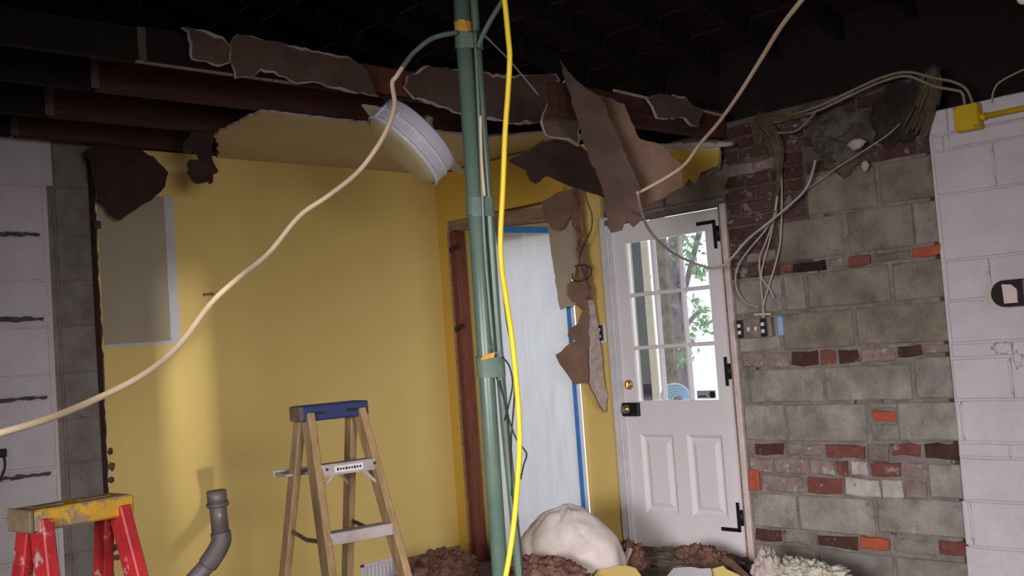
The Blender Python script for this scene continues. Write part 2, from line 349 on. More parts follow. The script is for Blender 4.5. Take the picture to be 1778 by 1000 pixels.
for x0, x1, z0, z1, m in [
    (3.00, 3.40, 1.915, 2.13, 'olive_block'), (3.42, 3.70, 1.915, 2.13, 'olive_block'),
    (2.80, 3.19, 1.685, 1.905, 'olive_block'), (3.22, 3.58, 1.685, 1.905, 'olive_block'), (3.58, 3.70, 1.69, 1.90, 'grey_block'),
    (2.48, 2.79, 1.415, 1.61, 'grey_block'), (2.81, 2.935, 1.415, 1.61, 'grey_block'), (2.955, 3.42, 1.415, 1.61, 'olive_block'), (3.44, 3.70, 1.415, 1.61, 'olive_block'),
    (2.48, 2.75, 1.20, 1.40, 'grey_block'), (2.78, 3.20, 1.20, 1.40, 'olive_block'), (3.22, 3.70, 1.20, 1.40, 'olive_block'),
    (2.475, 2.52, .91, 1.095, 'grey_block'), (2.53, 2.99, .91, 1.10, 'grey_block'), (3.01, 3.49, .915, 1.10, 'grey_block'), (3.51, 3.70, .92, 1.13, 'grey_block'),
    (2.48, 2.73, .695, .90, 'grey_block'), (2.75, 3.225, .695, .90, 'grey_block'), (3.40, 3.70, .71, .905, 'grey_block'), (3.25, 3.40, .87, .905, 'grey_block'), (3.25, 3.40, .705, .795, 'grey_block'),
    (3.53, 3.70, .43, .60, 'grey_block'),
    (2.48, 2.765, .21, .40, 'grey_block'), (2.78, 3.22, .21, .405, 'grey_block'), (3.24, 3.69, .235, .42, 'grey_block'),
    (2.48, 2.86, -.08, .115, 'bare_block'), (2.88, 3.30, -.08, .12, 'bare_block'), (3.32, 3.69, -.08, .12, 'bare_block'),
    (2.48, 2.70, -.2, -.09, 'bare_block'), (2.72, 3.2, -.2, -.09, 'bare_block'), (3.22, 3.69, -.2, -.09, 'bare_block'),
    (1.56, 2.02, 2.11, 2.30, 'olive_block'), (2.04, 2.50, 2.11, 2.30, 'olive_block')]:
    blk(x0, x1, z0, z1, m, rnd.uniform(-.009, -.002))
# bricks: left pier beside the door head, dark top courses, bands between the block courses
z = 1.625
row = 0
while z < 2.30:
    xe = 2.79 if z < 1.90 else 2.99
    cuts = [2.475, 2.575, 2.78] if row % 2 else [2.475, 2.68, 2.78]
    if xe > 2.9: cuts = [2.475, 2.575, 2.785, 2.99] if row % 2 else [2.475, 2.68, 2.885, 2.99]
    for a, c in zip(cuts, cuts[1:]):
        brk(a, c, z, z + .068, rnd.choice(['brick_dark', 'brick_maroon', 'brick_maroon', 'brick_maroon', 'brick_smeared']), rnd.uniform(-.004, .012))
    z += .0735; row += 1
z = 2.14
for r_ in range(5):
    x = 3.0 + .1 * (r_ % 2)
    if z > 2.29: x = 2.48 + .1 * (r_ % 2)
    while x < 3.70:
        if z < 2.34 or x < 3.66: brk(x, min(x + .205, 3.705), z, z + .066, rnd.choice(['brick_dark', 'brick_dark', 'brick_maroon', 'brick_maroon']), rnd.uniform(-.004, .014))
        x += .212
    z += .0725
for x0, x1, z0, z1, m, d in [
    (2.58, 2.79, 1.617, 1.672, 'brick_dark', .002), (2.80, 2.865, 1.617, 1.672, 'brick_red', 0), (2.865, 3.075, 1.617, 1.672, 'gap_shade', .003), (3.10, 3.18, 1.62, 1.668, 'brick_smeared', 0),
    (3.205, 3.33, 1.615, 1.675, 'brick_red', -.008), (3.345, 3.545, 1.62, 1.672, 'olive_block', 0), (3.555, 3.705, 1.622, 1.678, 'brick_orange', -.008),
    (2.50, 2.64, 1.11, 1.19, 'brick_smeared', 0), (2.65, 2.80, 1.11, 1.19, 'brick_smeared', .004), (2.81, 2.98, 1.11, 1.19, 'brick_dark', .004), (2.99, 3.09, 1.11, 1.19, 'brick_red', .004),
    (3.10, 3.22, 1.11, 1.19, 'brick_dark', .006), (3.23, 3.42, 1.11, 1.185, 'brick_smeared', 0), (3.43, 3.56, 1.13, 1.19, 'brick_dark', 0), (3.57, 3.70, 1.14, 1.19, 'brick_smeared', 0),
    (3.262, 3.395, .80, .862, 'brick_orange', .004),
    (2.52, 2.72, .612, .682, 'brick_dark', .006), (2.74, 2.95, .612, .682, 'brick_smeared', .004), (2.975, 3.20, .61, .682, 'brick_red', -.006), (3.215, 3.335, .60, .69, 'mortar', -.004), (3.345, 3.505, .63, .695, 'brick_red', .0), (3.52, 3.70, .62, .70, 'brick_dark', .004),
    (2.48, 2.64, .515, .60, 'brick_smeared', .0), (2.65, 2.86, .515, .60, 'brick_smeared', .003), (2.87, 3.02, .515, .60, 'brick_smeared', .0), (3.03, 3.10, .52, .60, 'brick_red', -.003), (3.11, 3.21, .52, .60, 'brick_white', .0), (3.23, 3.395, .52, .60, 'brick_red', -.004), (3.405, 3.52, .52, .60, 'brick_smeared', .0),
    (2.478, 2.545, .41, .535, 'brick_orange', -.012), (2.56, 2.82, .412, .508, 'brick_smeared', .0), (2.84, 3.06, .412, .508, 'brick_red', .006), (3.075, 3.27, .415, .512, 'brick_white', -.008), (3.28, 3.395, .415, .512, 'brick_white', -.004), (3.405, 3.52, .415, .51, 'brick_smeared', -.002),
    (2.48, 2.66, .13, .198, 'brick_dark', .004), (2.67, 2.87, .13, .198, 'mortar', .002), (2.88, 3.12, .13, .198, 'brick_dark', .012), (3.135, 3.295, .145, .207, 'brick_orange', -.012), (3.31, 3.53, .14, .21, 'mortar', .002), (3.545, 3.69, .15, .225, 'brick_red', .002)]:
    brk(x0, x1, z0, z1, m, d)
# white painted part of the same wall: a thicker painted skin of blocks
def wblk(x0, x1, z0, z1, d=-.018): rough_block('painted_block', x0 + .002, x1 - .002, z0 + .0015, z1 - .0015, d + rnd.uniform(-.002, .002), .05, 'white_block', wb, ch=.005, jit=.002)
for z0, z1, cuts in [(2.212, 2.335, [3.71, 3.80, 4.22, 4.9]), (2.135, 2.208, [3.715, 3.77, 4.2, 4.9]), (1.915, 2.13, [3.715, 4.0, 4.44, 4.9]), (1.593, 1.91, [3.72, 4.24, 4.9]), (1.397, 1.588, [3.725, 3.93, 4.36, 4.9]),
                     (1.19, 1.392, [3.718, 4.12, 4.9]), (1.118, 1.186, [3.712, 4.0, 4.3, 4.9]), (.915, 1.113, [3.71, 3.985, 4.4, 4.9]), (.71, .91, [3.705, 3.735, 4.18, 4.9]),
                     (.638, .705, [3.70, 3.945, 4.2, 4.9]), (.43, .633, [3.70, 4.05, 4.9]), (.21, .425, [3.69, 3.73, 4.2, 4.9]), (0, .205, [3.685, 4.05, 4.9]), (-.2, -.005, [3.68, 3.9, 4.9])]:
    for a, c in zip(cuts, cuts[1:]): wblk(a, c, z0, z1)

for X, z0, z1 in ((4.0, 1.96, 2.09), (3.928, 1.41, 1.52), (3.983, .94, 1.10), (3.735, .73, .89), (3.945, .645, .70), (3.73, .24, .42), (3.80, 2.15, 2.20)):
    MB().tube(smooth_path([(X, -.017, z0), (X + .004, -.021, (z0 + z1) / 2), (X - .003, -.017, z1)], 3), .007, 6).build('mortar_ridge', 'white_block', wb)
MB().blob((3.955, -.018, 1.155), (.05, .012, .028), 4, .5, 3).blob((4.02, -.018, 1.10), (.02, .014, .04), 5, .5, 3).build('mortar_smear', 'white_block', wb)
# ---- yellow alcove walls
wa = sempty('wall_alcove', (0, 0, 0))
b = MB()
b.box((.14, .06, 1.21), (.28, .12, 2.82)); b.box((1.365, .06, 1.21), (.29, .12, 2.82)); b.box((.75, .06, 2.345), (.94, .12, .55)); b.box((.75, .06, -.16), (.94, .12, .08))
b.build('plaster_wall', 'yellow', wa)
wp = sempty('wall_partition', (0, 0, 0))
MB().box((.055, -.06, 1.22), (.11, .12, 2.84)).box((.705, -.06, 2.46), (1.19, .12, .36)).build('partition_board', 'yellow_deep', wp)
# doorway rough framing
d2 = sempty('door_2', (0, 0, 0))
MB().box((.163, -.075, 1.0), (.054, .1, 2.40), b=.004).build('jamb_stud', 'stud_red', d2)
MB().box((.125, -.078, 1.0), (.022, .1, 2.40), b=.003).build('jamb_board', 'wood_pale', d2)
MB().bar((.10, -.075, 2.262), (1.18, -.075, 2.19), .1, .062, up=(0, 1, 0), bev=.004).build('header', 'wood_pale', d2)
for zz in (2.06, 1.48):
    MB().bar((.14, -.132, zz), (.245, -.135, zz + .03), .014, .035).build('metal_strap', 'paper_dark', d2)
# left wall: block part
wl = sempty('wall_left', (0, 0, 0))
MB().box((-.205, -1.4, 1.25), (.2, 3.0, 2.9)).build('mortar_bed', 'bare_block', wl)
MB().box((-.195, -5.65, 1.25), (.2, 5.5, 2.9)).build('painted_bed', 'white_block', wl)
for z_, h_ in ((.818, .020), (1.238, .016), (1.677, .026), (2.150, .022)): plate('raked_joint', ragged([(-4.2, -h_ / 2), (-2.955, -h_ / 2), (-2.95, h_ / 3), (-3.1, h_ / 2), (-4.2, h_ / 2)], .022, .0055, int(z_ * 50)), (-.0865, 0, z_), (0, 1, 0), (0, 0, 1), .004, ['raked'] * 3, wl)
MB().box((-.22, -4.1, 3.9), (.12, 8.6, 2.4)).build('gable_board', 'wood_dark', wl)
zz = [-.2, .08, .345, .36, .60, .828, .853, 1.10, 1.23, 1.245, 1.36, 1.63, 1.668, 1.685, 1.89, 2.146, 2.162, 2.43, 2.70]
courses = [(-.2, .08), (.085, .352), (.362, .60), (.604, .808), (.83, .85), (.853, 1.10), (1.103, 1.228), (1.248, 1.36), (1.363, 1.628), (1.632, 1.662), (1.692, 1.888), (1.892, 2.138), (2.162, 2.428), (2.432, 2.72)]
for i, (a, c) in enumerate(courses):
    e = -2.925 if c < 2.5 else -2.865
    for y0, y1, mk, dd in [(-3.32, e, 'white_block', -.088), (-3.75, -3.33, 'white_block', -.088)]:
        rough_block('painted_block', y0, y1 + rnd.uniform(-.006, .006), a + .001, c - .001, dd, .05, mk, wl, 'X', .005, .003)
for a, c in [(-.2, .08), (.085, .35), (.355, .60), (.604, .85), (.855, 1.10), (1.105, 1.36), (1.365, 1.628), (1.635, 1.888), (1.893, 2.15), (2.155, 2.428), (2.433, 2.72)]:
    rough_block('concrete_block', -2.853, -2.40, a, c, -.098, .05, 'bare_block', wl, 'X', .004, .002)
    rough_block('concrete_block', -2.95, -2.86, a, c, -.099, .05, 'bare_block', wl, 'X', .004, .002)
poly = ragged([(-2.874, .3), (-2.862, .3), (-2.858, 1.2), (-2.862, 2.5), (-2.872, 2.5), (-2.868, 1.2)], .05, .003, 3)
plate('plaster_seam', poly, (-.095, 0, 0), (0, 1, 0), (0, 0, 1), .008, ['bare_block'] * 3, wl)
# left wall: yellow drywall furred out over the block
e = ragged([(-2.668, -.2), (-.12, -.2, 1), (-.12, 2.66, 1), (-2.66, 2.66)], .04, .007, 5)
dw = plate('drywall', e, (-.006, 0, 0), (0, 1, 0), (0, 0, 1), .012, ['yellow', 'paper_brown', 'gypsum'], wl)
MB().box((-.052, -2.645, 1.23), (.078, .04, 2.86), b=.003).build('edge_stud', 'edge_wood', wl)
plate('unpainted_patch', ragged([(-2.655, 1.505), (-2.25, 1.505), (-2.25, 2.385), (-2.655, 2.385)], .08, .002, 2), (.001, 0, 0), (0, 1, 0), (0, 0, 1), .003, ['bare_beige'] * 3, wl)
plate('primer_border', ragged([(-2.65, 1.488), (-2.19, 1.495), (-2.195, 2.392), (-2.25, 2.388), (-2.252, 1.515), (-2.65, 1.508)], .06, .003, 2), (.002, 0, 0), (0, 1, 0), (0, 0, 1), .003, ['primer'] * 3, wl)
# torn paper tags along the bared drywall edge
for z0 in (.90, .815, .74, .60, .56, .47, .36, .30, 2.34, 2.2):
    MB().blob((.0, -2.655 + rnd.uniform(-.006, .012), z0), (.012, rnd.uniform(.012, .022), rnd.uniform(.012, .03)), z0 * 9, .6, 2.5, 9, 6).build('plaster_bit', 'fuzz_grey', wl)
plate('paint_smudge', ragged([(-2.03, 1.775), (-1.955, 1.78), (-1.957, 1.80), (-2.03, 1.795)], .02, .003, 8), (.0005, 0, 0), (0, 1, 0), (0, 0, 1), .0016, ['paper_tan'] * 3, wl)
bl = struct(MB().box((.008, -.38, -.135), (.016, .5, .09), b=.003).build('baseboard_left', 'wood_pale'))
# ---- alcove ceiling remnant
cl = sempty('ceiling', (0, 0, 0))
e = ragged([(-.01, -1.86), (.30, -2.03), (.57, -2.20), (.86, -2.235), (1.185, -2.25), (1.195, -1.4), (1.19, -.7), (1.46, -.38), (1.50, 0.0, 1), (-.01, 0.0, 1)], .04, .012, 4)
plate('drywall', e, (0, 0, 2.656), (1, 0, 0), (0, 1, 0), .014, ['paper_dark', 'ceiling_cream', 'gypsum'], cl)
# joists over the alcove
for X in (.05, .57, 1.16, 1.68):
    MB().box((X, -1.56, 2.745), (.045, 3.10, .16), b=.003).build('joist', 'wood_red' if X < 1.6 else 'wood_dark', cl)
    MB().box((X, -5.1, 2.74), (.045, 3.94, .15), b=.003).build('joist', 'wood_dark', cl)
    MB().box((X + .024, -3.115, 2.745), (.008, .035, .15), jit=.005).build('plaster_edge', 'mortar_dark', cl)
MB().box((1.704, -1.82, 2.745), (.004, .42, .14), jit=.004).build('bared_wood', 'stud_red', cl)
MB().box((1.701, -2.75, 2.664), (.006, .8, .012)).build('joist_lit_underside', 'wood_pale', cl)  # pale strip painting the light on the joist's underside
MB().box((2.50, -.72, 2.515), (.06, 1.42, .16), b=.004).build('low_beam', 'wood_red', cl)
MB().bar((2.535, -1.0, 2.60), (2.535, -.05, 2.565), .012, .012, bev=.001).build('beam_edge_strip', 'gypsum', cl)
# ---- roof: planks on rafters, rising away from the back wall
rf = sempty('ceiling_roof', (0, 0, 0))
SL = math.tan(math.radians(14)); zr = lambda y: 2.92 - SL * y
cs, sn = math.cos(math.radians(14)), math.sin(math.radians(14))
RM = Matrix(((1, 0, 0), (0, cs, sn), (0, -sn, cs)))
pm = None
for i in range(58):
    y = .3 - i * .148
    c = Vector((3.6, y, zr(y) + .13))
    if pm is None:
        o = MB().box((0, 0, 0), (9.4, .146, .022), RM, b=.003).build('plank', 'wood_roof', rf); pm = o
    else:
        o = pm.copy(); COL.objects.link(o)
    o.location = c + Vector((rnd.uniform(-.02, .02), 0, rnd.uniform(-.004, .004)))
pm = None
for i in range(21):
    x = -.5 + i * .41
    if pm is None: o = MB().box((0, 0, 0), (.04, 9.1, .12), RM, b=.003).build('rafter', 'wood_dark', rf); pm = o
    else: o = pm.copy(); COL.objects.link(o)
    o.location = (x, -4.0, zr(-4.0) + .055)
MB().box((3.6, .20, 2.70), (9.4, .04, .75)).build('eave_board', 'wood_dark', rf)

# ---- exterior door
d1 = sempty('door_1', (0, 0, 0))
b = MB(); yd = .035; t = .04
for x0, x1, z0, z1 in [(1.575, 1.683, .02, 2.05), (2.30, 2.415, .02, 2.05), (1.683, 2.30, 1.93, 2.05), (1.683, 2.30, .722, .928), (1.683, 2.30, .02, .235), (1.94, 2.043, .235, .722)]:
    b.box(((x0 + x1) / 2, yd, (z0 + z1) / 2), (x1 - x0, t, z1 - z0))
lf = b.build('door_leaf', 'door_white', d1)
for x0, x1 in [(1.683, 1.94), (2.043, 2.30)]:
    z0, z1 = .235, .722; mb = MB()
    def rect(dx, y): return [(x0 + dx, y, z0 + dx), (x1 - dx, y, z0 + dx), (x1 - dx, y, z1 - dx), (x0 + dx, y, z1 - dx)]
    vs = rect(0, yd - t / 2 + .001) + rect(.022, yd - .002) + rect(.034, yd - .002) + rect(.062, yd - .014)
    fs = [(r * 4 + i, r * 4 + (i + 1) % 4, (r + 1) * 4 + (i + 1) % 4, (r + 1) * 4 + i) for r in range(3) for i in range(4)] + [(12, 13, 14, 15)]
    mb.add(vs, fs).build('raised_panel', 'door_white', lf)
xs = [1.683, 1.8886, 2.0943, 2.30]; zs = [.928, 1.262, 1.596, 1.93]
for i in (1, 2):
    MB().box((xs[i], yd, 1.429), (.024, .036, 1.002), b=.006).build('muntin', 'door_white', lf)
    MB().box((1.9915, yd, zs[i]), (.617, .034, .024), b=.006).build('muntin', 'door_white', lf)
for i in range(3):
    for k in range(3):
        MB().box(((xs[i] + xs[i + 1]) / 2, yd + .004, (zs[k] + zs[k + 1]) / 2), (xs[i + 1] - xs[i] - .02, .003, zs[k + 1] - zs[k] - .02)).build('pane', 'glass', lf)
MB().box((1.755, yd - .001, .992), (.068, .003, .082), b=.001).build('navy_sticker', 'sticker_navy', lf)
MB().box((1.755, yd - .003, .962), (.060, .002, .012)).box((1.755, yd - .003, 1.018), (.060, .002, .006)).build('sticker_band', 'sticker_red', lf)
MB().box((2.20, yd - .001, .960), (.135, .003, .048), b=.001).build('grey_sticker', 'sticker_grey', lf)
MB().tube([(2.245, yd - .003, .96), (2.245, yd - .006, .96)], .02, 16).box((2.17, yd - .003, .95), (.06, .002, .008)).build('sticker_seal', 'device_black', lf)
# casings, stops, sill
MB().box((1.538, -.008, 1.05), (.068, .03, 2.12), b=.006).box((1.566, -.02, 1.05), (.012, .016, 2.12), b=.004).build('casing', 'trim_white', d1)
MB().box((2.453, -.006, 1.04), (.036, .03, 2.06), b=.006).build('casing', 'trim_worn', d1)
MB().box((2.425, .02, 1.03), (.016, .05, 2.06)).build('door_stop', 'wood_pale', d1)
MB().box((1.567, .03, 1.04), (.02, .08, 2.06)).build('door_stop', 'trim_white', d1)
MB().box((2.00, .0, 2.072), (.88, .07, .035), b=.004).build('head_jamb', 'sill_grey', d1)
MB().box((2.00, .02, .005), (.86, .10, .022), b=.004).build('threshold', 'sill_grey', d1)
for zc, kind in [(1.90, 1), (1.094, 0), (.25, -1)]:
    h = MB(); yq = yd - t / 2 - .004
    h.box((2.372, yq, zc), (.022, .008, .17), b=.002)
    if kind: h.box((2.310, yq, zc + kind * .075), (.13, .008, .022), b=.002)
    hh = h.build('strap_hinge', 'black_metal', lf)
    MB().tube([(2.398, yq - .006, zc - .045), (2.398, yq - .006, zc + .045)], .012, 10).build('hinge_knuckle', 'black_metal', lf)
yq = yd - t / 2
MB().tube([(1.625, yq, 1.034), (1.625, yq - .012, 1.034)], [.033, .03], 18).tube([(1.625, yq - .012, 1.034), (1.625, yq - .022, 1.034)], [.018, .016], 14).box((1.625, yq - .026, 1.034), (.008, .012, .034), b=.002).build('deadbolt', 'brass', lf)
MB().box((1.632, yq - .012, .878), (.135, .03, .086), b=.004).box((1.555, yq - .016, .888), (.03, .035, .10), b=.004).build('rim_lock', 'black_metal', lf)
MB().tube([(1.642, yq - .026, .884), (1.642, yq - .045, .884), (1.642, yq - .06, .884), (1.642, yq - .078, .884), (1.642, yq - .086, .884)], [.014, .012, .024, .026, .012], 16).build('knob', 'brass', lf)

# ---- outside
sh = thing('dark_shutter', 'slate blue shutter outside, seen through the left column of door panes', 'shutter', (onY(1110, 690, 1.5).x, 1.5, ZF - .1))
a0, a1 = onY(1108, 560, 1.5).x, onY(1123, 560, 1.5).x
MB().box(((a0 + a1) / 2, 1.5, 1.3), (a1 - a0, .012, 3.2)).build('board', 'shutter_slate', sh)
for q0, q1, lb in [(1084, 1107.5, 'cream porch post left of the dark shutter, seen through the door panes'), (1123.5, 1136, 'cream porch post right of the dark shutter, seen through the door panes')]:
    a0, a1 = onY(q0, 560, 1.5).x, onY(q1, 560, 1.5).x
    po = thing('porch_post', lb, 'post', ((a0 + a1) / 2, 1.45, ZF - .1))
    MB().box(((a0 + a1) / 2, 1.5, 1.3), (a1 - a0, .02, 3.2), b=.004).build('shaft', 'post_cream', po)
    MB().box(((a0 + a1) / 2, 1.5, -.2), (a1 - a0 - .004, .06, .2), b=.006).build('plinth', 'post_cream', po)
a0, a1 = onY(1141, 560, 3.2).x, onY(1164, 560, 3.2).x
pil = thing('brick_pillar', 'pale pink brick pillar outside, seen through the middle column of door panes', 'pillar', ((a0 + a1) / 2, 3.3, ZF - .1))
MB().box(((a0 + a1) / 2, 3.23, 1.6), (a1 - a0 - .01, .05, 3.8)).build('core', 'mortar', pil)
pm = None
for i in range(48):
    o = MB().box((0, 0, 0), (a1 - a0, .06, .066), b=.003).build('brick', 'ext_brick', pil) if pm is None else pm.copy()
    if pm is None: pm = o
    else: COL.objects.link(o)
    o.location = Vector(((a0 + a1) / 2, 3.225, -.2 + i * .076)) - pil.location
tr = thing('garden_tree', 'dark trunked garden tree with green leaves, seen through the door panes', 'tree', (*onY(1180, 690, 5.2).to_2d(), ZF - .1))
tp = [onY(1188, 720, 5.2), onY(1184, 640, 5.2), onY(1178, 580, 5.2), onY(1172, 520, 5.2), onY(1168, 450, 5.2), onY(1180, 390, 5.2)]
tp = [Vector((tp[0].x, 5.2, ZF - .1))] + tp
MB().tube(smooth_path(tp, 3), .10, 8).build('trunk', 'bark', tr)
MB().tube(smooth_path([onY(1176, 560, 5.2), onY(1190, 500, 5.2), onY(1205, 440, 5.1), onY(1215, 400, 5.1)], 3), .035, 6).tube(smooth_path([onY(1178, 600, 5.2), onY(1196, 560, 5.2), onY(1216, 540, 5.2)], 3), .03, 6).build('branch', 'bark', tr)
b = MB(); rr = random.Random(3)
for k in range(420):
    cx, cy, s_ = rr.choice([(1165, 430, 26), (1185, 440, 24), (1205, 425, 20), (1212, 545, 16), (1222, 560, 14), (1200, 590, 14), (1192, 620, 10), (1180, 480, 18), (1215, 470, 12), (1178, 625, 14)])
    p = onY(rr.gauss(cx, s_ * .6), rr.gauss(cy, s_ * .8), 5.1 + rr.uniform(-.4, .4)); q = Matrix.Rotation(rr.uniform(0, 6.28), 3, Vector((rr.uniform(-1, 1), rr.uniform(-1, 1), rr.uniform(-1, 1))).normalized()); L = rr.uniform(.035, .065)
    b.add([p + q @ Vector(v) for v in ((-L, 0, 0), (0, -L * .45, .008), (L, 0, 0), (0, L * .45, .008))], [(0, 1, 2, 3)])
fo = b.build('leaves', 'leaf', tr); fo['kind'] = 'stuff'
hc = thing('garden_hose', 'pale blue coiled garden hose outside, seen low through the middle door pane', 'hose', onY(1172, 697, 2.6))
for k in range(5):
    r_ = .16 - .026 * k; c = onY(1173, 697, 2.6); pts = [c + Vector((math.cos(a) * r_, .02 * math.sin(a * 2) + k * .01, math.sin(a) * r_)) for a in [2 * math.pi * i / 28 for i in range(29)]]
    MB().tube(pts, .011, 6, caps=False).build('coil', 'hose_blue', hc)
c = onY(1173, 697, 2.6); MB().tube([(c.x, 2.64, ZF - .1), (c.x, 2.64, c.z + .02)], .03, 8).build('hose_stand', 'bark', hc)

# ================================================================== THINGS
# ---- plastic sheet taped over the inner doorway
def sheetcorner(x, y): return onY(x, y, -.02)
tl, trc = sheetcorner(846, 398.5), sheetcorner(1004, 400)
trc.z = 2.085; ps = thing('plastic_sheet', 'white translucent plastic sheet taped with blue tape over the inner doorway', 'plastic sheet', (.75, -.02, ZF))
x0, x1 = .33, 1.215; NX, NZ = 26, 60; vs = []; fs = []
for i in range(NZ + 1):
    for k in range(NX + 1):
        u = k / NX; v = i / NZ; X = x0 + (x1 - x0) * u; top = 2.205 - .125 * u; Z = ZF + .02 + (top - ZF - .02) * v
        e_ = min(1, 6 * min(u, 1 - u)) * min(1, 10 * (1 - v) + .05)
        w_ = .034 * noise.noise(Vector((X * 7 - Z * 3.2 * (v - .3), Z * 1.3, 3))) + .018 * noise.noise(Vector((X * 20 + Z * 4, Z * 2.2, 9)))
        vs.append((X, -.014 - abs(w_) * e_ * .9, Z))
for i in range(NZ):
    for k in range(NX): q = i * (NX + 1) + k; fs.append((q, q + 1, q + NX + 2, q + NX + 1))
MB().add(vs, fs, 0, True).build('film', 'film', ps)
MB().bar((x0 - .02, -.046, 2.20), (x1 + .01, -.046, 2.075), .042, .004, up=(0, 1, 0), bev=0).build('blue_tape', 'tape_blue', ps)
MB().box((1.204, -.046, .95), (.034, .004, 2.27)).build('blue_tape', 'tape_blue', ps)
MB().box((1.215, -.04, .95), (.062, .004, 2.27)).build('tape_margin', 'tape_white', ps)

# ---- green conduits taped together
axb = atD(866, 960, 3.9); ax0 = Vector((axb.x, axb.y, ZF)); ztop = zr(axb.y) + .05
axt = atD(801, 5, 3.9); dirv = (axt - axb); dirv = dirv / dirv.z
P0 = lambda z_: axb + dirv * (z_ - axb.z)
gp = thing('conduit_bundle', 'two green painted conduit pipes taped together standing floor to roof', 'conduit', P0(ZF))
off = RT * .053 + FW * .012
MB().tube([P0(ZF), P0(1.0), P0(ztop)], .0305, 20).build('pipe', 'green_paint', gp)
o2 = [(ZF, 1.6), (.6, 1.3), (1.2, 1.0), (1.8, .95), (2.4, .90), (ztop, .85)]
MB().tube(smooth_path([P0(z_) + off * k for z_, k in o2], 4), .017, 14).build('thin_pipe', 'green_paint', gp)
o3 = [(1.32, .62), (1.7, .50), (2.02, .62), (2.3, .75), (2.52, .85)]
MB().tube(smooth_path([P0(z_) + RT * (.053 * k) - FW * .024 for z_, k in o3], 5), .0075, 8).build('painted_cable', 'green_paint', gp)
MB().tube(smooth_path([P0(z_) + RT * (.053 * k) - FW * .030 for z_, k in [(1.9, .72), (2.02, .68), (2.12, .74), (2.2, .82)]], 5), .006, 8).build('bare_cable', 'cable_white', gp)
def wrap(y0, y1, name, mk, only=False, r=.034):
    za, zb = atD(830, y1, 3.9).z, atD(830, y0, 3.9).z; mb = MB(); ring = []
    n = 22; c2 = off * (.95 if not only else 0); lay = []
    for q in range(4):
        z_ = za + (zb - za) * q / 3; vs_ = []
        for j in range(n):
            a = 2 * math.pi * j / n; dx, dy = math.cos(a), math.sin(a); rr_ = r if (dx < .2 or only) else .021
            vs_.append(P0(z_) + (c2 if dx > .2 and not only else Vector((0, 0, 0))) + RT * (dx * rr_) - FW * (dy * rr_) + Vector((0, 0, rnd.uniform(-.004, .004))))
        lay.append(vs_)
    allv = sum(lay, []); fs_ = [(q * n + j, q * n + (j + 1) % n, (q + 1) * n + (j + 1) % n, (q + 1) * n + j) for q in range(3) for j in range(n)]
    mb.add(allv, fs_, 0, True).build(name, mk, gp)
wrap(343, 375, 'coupling', 'green_tape'); wrap(620, 655, 'tape_band', 'green_tape', r=.037); wrap(56, 84, 'tape_band', 'green_tape')
wrap(37, 55, 'orange_tape', 'orange_tape', True, .0325)
plate('torn_tape', ragged([(0, 0), (.05, .012), (.055, .03), (.01, .02)], .02, .003, 3), atD(834, 626, 3.855), RT, UP, .002, ['orange_tape'] * 3, gp)

# ---- cables
def cable(name, label, pts, r, mk, cat='cable', group=None, n=8, sub=6, roof=None):
    P = [atD(*p) if p[2] > 0 else onY(*p) for p in pts]
    if roof is not None:                     # run the end on up to the roof planks
        q = P[roof]; d = q - P[1 if roof == 0 else -2]; d.normalize(); k = max(.2, zr(q.y) + .1 - q.z); e = q + Vector((d.x, d.y, 0)) * (.55 * k); e.z = zr(e.y) + .1
        up = [q.lerp(e, t) for t in (.06, .16, .32, .6, 1)]; P = up[::-1] + P if roof == 0 else P + up
    o = MB().tube(smooth_path(P, sub), r, n).build(name, mk, None, base=P[0]); return tag(o, label, cat, group)
cable('power_cable', 'long cream cable sagging from the green conduit across the yellow wall to lower left',
      [(-70, 772, 2.2), (0, 752, 2.25), (80, 728, 2.35), (160, 696, 2.5), (250, 650, 2.65), (310, 600, 2.8), (365, 528, 3.0), (412, 484, 3.1), (466, 440, 3.25), (520, 375, 3.35), (570, 340, 3.4), (620, 300, 3.5), (655, 255, 3.55), (676, 215, 3.6), (685, 180, 3.65), (681, 145, 3.7), (688, 133, 3.71), (700, 115, 3.735)], .0085, 'cable_white')
PQ = [atD(*q) for q in [(698, 118, 3.73), (706, 107, 3.745), (720, 90, 3.78), (752, 66, 3.82), (795, 56, 3.87)]]
long_cable = bpy.data.objects['power_cable']; MB().tube(smooth_path(PQ, 6), .0092, 8).build('painted_end', 'cable_green', long_cable)
cable('branch_cable', 'green painted cable leaving the conduit top towards the roof', [(830, 82, 3.86), (836, 66, 3.85), (848, 42, 3.83), (862, 18, 3.8), (880, -10, 3.75), (905, -50, 3.7)], .0095, 'cable_green', roof=-1)
cable('extension_cord', 'bright yellow cord hanging down in front of the green conduits',
      [(866, -60, 2.75), (876, 0, 2.75), (882, 60, 2.75), (885, 100, 2.75), (882, 160, 2.75), (877, 230, 2.75), (873, 330, 2.75), (869, 410, 2.75), (871, 465, 2.75), (879, 520, 2.76), (889, 590, 2.77), (898, 680, 2.78), (902, 760, 2.78), (899, 830, 2.78), (892, 910, 2.77), (881, 985, 2.75), (868, 1050, 2.73), (858, 1120, 2.7)], .0073, 'cable_yellow', 'cord', n=10, roof=0)
cable('thin_cable', 'thin grey wire sagging from the conduit to the torn drywall flap', [(838, 58, 3.9), (858, 78, 4.0), (880, 100, 4.15), (906, 130, 4.3), (935, 165, 4.45)], .0035, 'cable_grey')
cable('power_cable', 'cream cable dropping from the roof past the door top to the loose drywall', [(1425, -40, 2.9), (1392, 0, 3.0), (1355, 48, 3.2), (1318, 108, 3.5), (1280, 168, 3.8), (1245, 216, 4.1), (1215, 250, 4.35), (1190, 284, 4.5), (1160, 306, 4.6), (1112, 333, 4.7)], .0075, 'cable_white', roof=0)
